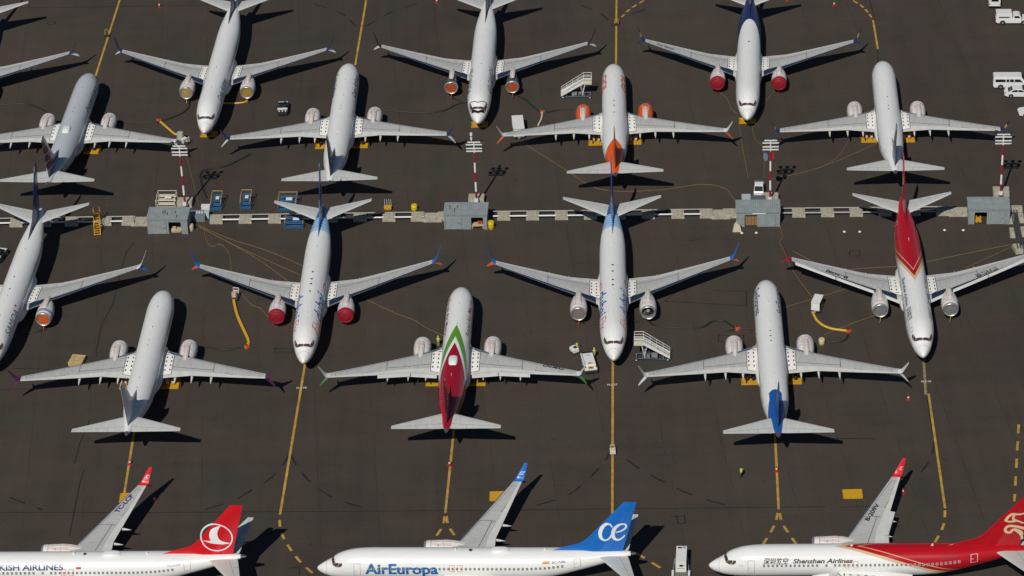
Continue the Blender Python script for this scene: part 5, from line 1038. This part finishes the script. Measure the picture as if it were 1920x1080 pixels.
    if kind != 'tug':
        for sy in (-1, 1):
            MB().box((L - .03, sy * Wd * .72, .72), (.1, .3, .14)).build('headlight', M_head, r); MB().box((-L + .0, sy * Wd * .86, .85), (.06, .14, .3)).build('tail_light', M_tail, r)
            if kind != 'kei': MB().box(({'sedan': .8, 'van': 1.55, 'pickup': 1.35}[kind], sy * (Wd + .06), {'sedan': 1.0, 'van': 1.35, 'pickup': 1.2}[kind]), (.12, .14, .14)).build('mirror', M_dark, r)
        MB().box((L + .02, 0, .45), (.12, Wd * 1.9, .2)).build('bumper', M_vwhite if kind == 'sedan' else M_chrome, r); MB().box((-L - .02, 0, .47), (.12, Wd * 1.9, .18)).build('bumper', M_vwhite if kind == 'sedan' else M_chrome, r)
    return r
H0 = ang((1850, 166), (1920, 166))
vehicle((1898, 42), H0, 'pickup', 'white pickup with a utility cap in the top right corner', 'pickup', 'pickup_truck'); vehicle((1863, 3), ang((1866, 30), (1862, 0)), 'pickup', 'white capped pickup seen from behind at the top edge', 'pickup', 'pickup_truck')
vehicle((1896, 162), H0, 'van', 'white passenger van with a long row of side windows', 'van', 'passenger_van'); vehicle((1911, 179), H0, 'sedan', 'white sedan parked alongside the passenger van', 'car', 'parked_car')
vehicle((1937, 214), ang((1900, 214), (1940, 212)) + math.pi, 'sedan', 'white car at the right edge, only its front corner in view', 'car', 'parked_car'); air_cart((972, 249), ang((969, 232), (973, 262)), 4.6, 1.75, 1.3, 'large white box cart half hidden by the orange tipped wing', M_white)
vehicle((1423, 361), ang((1424, 340), (1422, 372)), 'kei', 'small white truck with a load rack behind the carton shed', 'truck', 'small_truck'); vehicle((531, 208), ang((531, 215), (533, 195)), 'tug', 'open white and black tug alone on the apron, top left', 'tug', 'aircraft_tug')
vehicle((-1, 484), ang((-1, 484), (10, 470)), 'tug', 'open white tug at the left edge beside the blue finned airliner', 'tug', 'aircraft_tug')
# white service truck by the nose with crew
r = empty('service_truck', G(1104, 686), ang((1104, 686), (1094, 652)), 'white flat-topped tow tractor with a yellow rear panel, beside a nose', 'tow tractor')
MB().box((0, 0, .55), (4.1, 1.75, .7), taper=.97).build('body', M_vwhite, r); MB().box((-.35, 0, 1.15), (3.1, 1.55, .55), taper=.90).build('hood', M_vwhite, r); MB().box((1.42, 0, 1.12), (.5, 1.5, .42), ry=.35).build('windscreen', M_vglass, r)
MB().box((-2.0, 0, 1.0), (.06, .75, .36)).box((-1.65, 0, 1.46), (.22, .7, .03)).build('rear_panel', M_yellow, r); MB().box((-1.55, .1, 1.485), (.12, .4, .02), rz=.5).box((-2.04, 0, 1.0), (.02, .4, .12), rx=.6).build('emblem', M_black, r); MB().box((-2.22, 0, .45), (.25, 1.8, .3)).build('bumper', M_dark, r)
vs, fs = text_pts('TUG', .62, .26, .01); MB().add([(.4 + y, .31 - x, 1.432) for x, y in vs], fs).build('lettering', M_black, r)
for sy in (-1, 1): MB().box((2.0, sy * .6, .75), (.2, .3, .2)).build('headlight', M_head, r); MB().box((-1.95, sy * .72, 1.1), (.1, .12, .2)).build('tail_light', M_dark, r)
wheels(r, (-1.35, 1.35), .9, .42, .26)
r = empty('utility_cart', G(1077, 662), rad(120), 'small white tipped cart beside the tow tractor', 'cart'); MB().box((0, 0, .6), (1.1, .9, .5)).box((0, 0, .95), (1.0, .8, .2), taper=.8).build('cart_body', M_white, r); MB().box((-.2, 0, 1.07), (.5, .5, .04)).build('lid', M_dark, r); wheels(r, (-.35, .35), .45, .22, .12)
# ------------------------------------------------------------------ passenger stairs
def stairs(px, rz, lab, flip=1):
    r = empty('passenger_stairs', G(*px), rz, lab, 'boarding stairs', 'wheeled boarding stairs'); Z0, Z1, X0, X1, W = .45, 2.95, -2.5, 1.1, .62
    MB().side_prism([(X0, .35), (X0, .75), (X1, Z1 + .05), (X1, Z1 - .35)], -W - .05, -W).side_prism([(X0, .35), (X0, .75), (X1, Z1 + .05), (X1, Z1 - .35)], W, W + .05).build('side_wall', M_white, r); n = 13
    for i in range(n):
        t = (i + .5) / n; MB().box((X0 + (X1 - X0) * t, 0, Z0 + (Z1 - Z0) * t), (.27, W * 2, .05)).box((X0 + (X1 - X0) * t + .13, 0, Z0 + (Z1 - Z0) * t - .09), (.02, W * 2, .15)).build('step', mat('step_pale', (.62, .62, .56), .6), r)
    MB().box((1.75, 0, Z1 - .02), (1.3, W * 2 + .1, .12)).box((1.75, -W - .05, Z1 - .25), (1.3, .04, .4)).box((1.75, W + .05, Z1 - .25), (1.3, .04, .4)).build('platform', M_cream, r)
    for sy in (-W - .03, W + .03):
        for dz in (.55, 1.0): MB().path([(X0, sy, .6 + dz * .8), (X1, sy, Z1 + dz), (2.35, sy, Z1 + dz)], .035, 6).build('handrail', M_white, r)
        for t in (0, .25, .5, .75, 1.0): MB().tube((X0 + (X1 - X0) * t, sy, .6 + (Z1 - .6) * t), (X0 + (X1 - X0) * t, sy, .6 + (Z1 - .6) * t + .8 + .2 * t), .025, n=5).build('post', M_white, r)
        MB().tube((2.35, sy, Z1), (2.35, sy, Z1 + 1.0), .03, n=5).build('post', M_white, r); MB().tube((1.4, sy * .9, Z1 - .2), (.9, sy * .9, .5), .06).tube((.6, sy * .9, 2.3), (1.0, sy * .9, .6), .04).build('strut', M_white, r)
        MB().path([(X0, sy, .2), (-1.2, sy, .30), (.3, sy, .38), (2.2, sy, .38)], .045).build('beam', M_blue, r)
    for x in (-1.6, -.6, .3, 1.2, 2.1): MB().box((x, 0, .36), (.08, W * 2, .08)).build('cross_beam', M_steel, r)
    MB().box((-.4, 0, .55), (.8, .7, .35)).box((.5, .2, .5), (.4, .4, .3)).build('hydraulic_pack', M_steel, r); me = wheel_mesh(.24, .14)
    for x, y in ((-2.2, .68), (-2.2, -.68), (2.1, .75), (2.1, -.75)): o = inst('wheel', me, r, [M_dark, M_white]); o.location = (x, y, .24)
stairs((1082, 181), ang((1050, 181), (1100, 181)), 'white boarding stairs on a blue frame, rising to the right, above an orange engine'); stairs((1222, 672), ang((1250, 672), (1200, 672)), 'white boarding stairs on a blue frame right of the script airliner nose')
# ------------------------------------------------------------------ work stands
def stand(px, rz, w, d, h, lab, main, rail, n=3):
    r = empty('work_stand', G(*px), rz, lab, 'work stand')
    for x in (-w / 2, w / 2):
        for y in (0, d): MB().box((x, y, h / 2), (.07, .07, h)).build('leg', main, r)
    for i in range(n):
        t = (i + 1) / n; MB().box((0, d * (t - .5 / n), h * t * .75), (w * .86, d / n * .5, .06)).box((0, d * (t - 1 / n) + .05, h * t * .75 - .1), (w, .04, .2)).build('step', main, r)
    for x in (-w / 2, w / 2): MB().path([(x, 0, h * .5), (x, d * .5, h * 1.05), (x, d, h * 1.05)], .04, 5).build('handrail', rail, r); MB().path([(x, 0, .15), (x, d, .15)], .06, 5).build('base_beam', main, r)
    MB().path([(-w / 2, d, h * 1.05), (w / 2, d, h * 1.05)], .04, 5).build('top_rail', rail, r); MB().box((w * .1, d * .55, h * .8), (w * .35, d * .18, .22)).build('tool_tray', M_white, r)
    me = wheel_mesh(.15, .08)
    for x in (-w / 2, w / 2):
        for y in (0, d): o = inst('wheel', me, r); o.location = (x, y, .15)
stand((405, 396), ROW, 1.5, 3.0, 1.7, 'narrow blue work stand right beside the grey cabinets', M_blue, M_yellow, 4); stand((460, 394), ROW, 1.5, 3.0, 1.7, 'narrow blue work stand standing alone behind the barrier', M_blue, M_yellow, 4)
stand((538, 397), ROW, 2.7, 3.0, 1.6, 'wide blue work stand behind the barrier, partly under a tailplane', M_blue, M_yellow, 4); stand((551, 430), ROW, 2.7, 2.4, 1.3, 'wide bright blue work stand in front of the barrier by a tailplane', M_blue, M_yellow, 3)
stand((311, 394), ROW, 2.8, 2.6, 1.8, 'cream and white stair rack above the rust-streaked shed', M_cream, M_cream, 4)
r = empty('step_ladder', G(183, 442), ang((183, 442), (183.5, 400)), 'tall yellow step ladder crossing the barrier at the left', 'step ladder')
for y in (-.45, .45):
    MB().path([(0, y, .1), (1.6, y, .9), (3.6, y, 1.5), (4.6, y, 1.5)], .07, 5).build('side_rail', M_yellow, r); MB().path([(.6, y, 1.2), (2.6, y, 2.3), (4.6, y, 2.3)], .04, 5).build('handrail', M_yellow, r)
    for x in (.9, 2.2, 3.6, 4.6): MB().tube((x, y, 0), (x, y, 2.2 if x > 2.5 else 1.6), .045, n=5).build('post', M_yellow, r)
for i in range(11): MB().box((.15 + i * .38, 0, .15 + min(i * .19, 1.38)), (.2, .86, .06)).build('step', M_yellow, r)
r = empty('yellow_trolley', G(727.5, 394), ROW, 'small yellow trolley with upright bars behind the barrier', 'trolley'); MB().box((0, 0, .5), (1.1, .7, .35)).box((0, 0, .2), (1.0, .6, .1)).build('trolley_body', M_yellow, r)
for x in (-.5, -.15, .2, .5): MB().tube((x, .25, .6), (x * .9, .3, 1.7), .035, n=5).build('bar', M_cream, r)
wheels(r, (-.35, .35), .35, .15, .1)
# ------------------------------------------------------------------ people
def person(px, rz, lab, top=(.45, .60, .03), legs=(.02, .022, .03), pose=0, hair=(.03, .02, .015), cap=None):
    sw = .18; a = [(.06, -.55), (.35, .35), (-.30, .5), (.1, .1)][pose]
    J = dict(pel=(0, 0, .95), ch=(.02, 0, 1.22), nk=(.03, 0, 1.47), hd=(.05, 0, 1.60), tp=(.05, 0, 1.74))
    V = []; E = []; Rr = []
    def v(p, rx_, ry_=None): V.append(p); Rr.append((rx_, ry_ or rx_)); return len(V) - 1
    pel = v((0, 0, .95), .15, .12); ab = v((.0, 0, 1.08), .14, .11); ch = v((.02, 0, 1.30), .17, .12); nk = v((.03, 0, 1.49), .055); hd = v((.055, 0, 1.62), .085, .095); tp = v((.05, 0, 1.71), .07)
    E += [(pel, ab), (ab, ch), (ch, nk), (nk, hd), (hd, tp)]; st = (.16, -.14) if pose in (0, 3) else (.02, -.02); hands = []
    for sy, sx in ((1, st[0]), (-1, st[1])):
        hp = v((0, sy * .09, .90), .09); kn = v((sx * .6 + .03, sy * .10, .50), .06); an = v((sx, sy * .10, .09), .042); to = v((sx + .17, sy * .11, .05), .035); E += [(pel, hp), (hp, kn), (kn, an), (an, to)]
        q = a[0] if sy > 0 else a[1]; sh = v((.02, sy * .19, 1.42), .06); el = v((.02 + q * .35, sy * .25, 1.16), .045); wr = v((.12 + q * .9, sy * .24, 1.02 + abs(q) * .22), .028); pm = v((.17 + q * 1.02, sy * .235, .96 + abs(q) * .26), .032); E += [(ch, sh), (sh, el), (el, wr), (wr, pm)]; hands.append((Vector(V[wr]), Vector(V[pm]), sy))
    me = bpy.data.meshes.new('body'); me.from_pydata(V, E, []); ob = bpy.data.objects.new('body', me); COL.objects.link(ob); md = ob.modifiers.new('s', 'SKIN'); md.use_smooth_shade = True
    for i, q in enumerate(Rr): me.skin_vertices[0].data[i].radius = q
    me.skin_vertices[0].data[0].use_root = True; ms = ob.modifiers.new('ss', 'SUBSURF'); ms.levels = 1; ms.render_levels = 1
    m2 = bpy.data.meshes.new_from_object(ob.evaluated_get(bpy.context.evaluated_depsgraph_get())); bpy.data.objects.remove(ob)
    skin = mat('skin', (.42, .24, .16), .6); tm = mat('vest_%g_%g' % (top[0], top[2]), top, .7); lm = mat('trousers_%g_%g' % (legs[0], legs[2]), legs, .8); hm = mat('hair', hair, .8)
    m2.materials.clear()
    for q in (skin, lm, M_dark, tm): m2.materials.append(q)
    for p in m2.polygons:
        c = p.center; p.material_index = 2 if c.z < .11 else 1 if c.z < 1.0 and abs(c.y) < .21 else 3 if (c.z < 1.47 and (abs(c.y) < .26 and c.x < .12 and c.z > 1.0)) else 0
    bm = bmesh.new(); bm.from_mesh(m2); fm = MB()
    for wr, pm, sy in hands:     # five fingers, curled and unequal
        d = (pm - wr).normalized(); s = Vector((0, sy, 0)); n = d.cross(s).normalized(); s2 = n.cross(d).normalized()
        for k, L in enumerate((.075, .085, .08, .06)):
            b0 = pm + s2 * (k - 1.5) * .021 + d * .02; b1 = b0 + d * L * .55; b2 = b1 + (d * .7 - n * .7) * L * .45; fm.path([b0, b1, b2], .0095, 5)
        b0 = pm - s2 * .035; fm.path([b0, b0 + (d * .6 - s2 * .6) * .035, b0 + (d * .9 - s2 * .3) * .06], .010, 5)
    nose = fm.path([(.135, 0, 1.645), (.162, 0, 1.615), (.14, 0, 1.605)], .013, 5); fm.path([(.05, .088, 1.65), (.045, .10, 1.62), (.05, .088, 1.59)], .012, 5); fm.path([(.05, -.088, 1.65), (.045, -.10, 1.62), (.05, -.088, 1.59)], .012, 5)
    t = bpy.data.meshes.new('t'); t.from_pydata(fm.v, [], fm.f); bm.from_mesh(t); bpy.data.meshes.remove(t); bm.to_mesh(m2); bm.free()
    r = empty('person', G(*px), rz, lab, 'person'); b = bpy.data.objects.new('body', m2); link(b, r); reg(b, r)
    R = [[(.02 + rx_ * math.cos(q), ry_ * math.sin(q), z) for q in [2 * math.pi * k / 16 for k in range(16)]] for z, rx_, ry_ in ((.93, .165, .20), (1.1, .155, .19), (1.3, .165, .225), (1.43, .13, .20), (1.48, .08, .10))]
    MB().loft(R, cap=False).build('vest', tm, r, True); MB().loft([[(.02 + q_ * math.cos(q), q_ * 1.25 * math.sin(q), z) for q in [2 * math.pi * k / 16 for k in range(16)]] for z, q_ in ((1.16, .166), (1.21, .170))], cap=False).build('reflective_band', mat('reflective', (.6, .6, .58), .4), r, True)
    hr = [[(.04 + .105 * s * math.cos(q), .095 * s * math.sin(q), z) for q in [2 * math.pi * k / 14 for k in range(14)]] for z, s in ((1.66, 1.0), (1.71, .97), (1.755, .7), (1.775, .15))]
    MB().loft(hr).build('cap' if cap else 'hair', mat('cap_white', cap, .6) if cap else hm, r, True)
    for sy in (-1, 1): MB().tube((.135, sy * .032, 1.645), (.150, sy * .032, 1.645), .011, n=8).build('eye', M_dark, r)
    MB().box((.142, 0, 1.575), (.012, .045, .010)).build('mouth', mat('lips', (.30, .10, .08), .6), r); return r
person((822, 650), rad(60), 'person in a yellow jacket standing before an engine of the chevron airliner', legs=(.35, .38, .06), pose=1, cap=(.6, .6, .55)); person((1082, 660), rad(-30), 'person in a yellow vest leaning by the small tipped cart', pose=2, legs=(.03, .03, .04))
person((1115, 672), rad(200), 'person in a yellow vest and pale trousers right of the tow tractor', legs=(.42, .38, .30), pose=1, cap=(.7, .68, .6)); person((1390, 896), rad(200), 'person in a yellow vest and dark trousers walking alone on the apron', pose=0)
# stand numbers painted beside the lines
for (x, y), t_ in (((565.5, 728), 'PL2 08'), ((1148.5, 722), 'PL2 07'), ((1737, 716), 'PL2 06')):
    vs, fs = text_pts(t_, 1.35, .42, .01); p = G(x, y); o = MB().add([(a - .68, b - .1, .012) for a, b in vs], fs).build('painted_stand_number', M_white); o.location = p; tag(o, kind='structure')
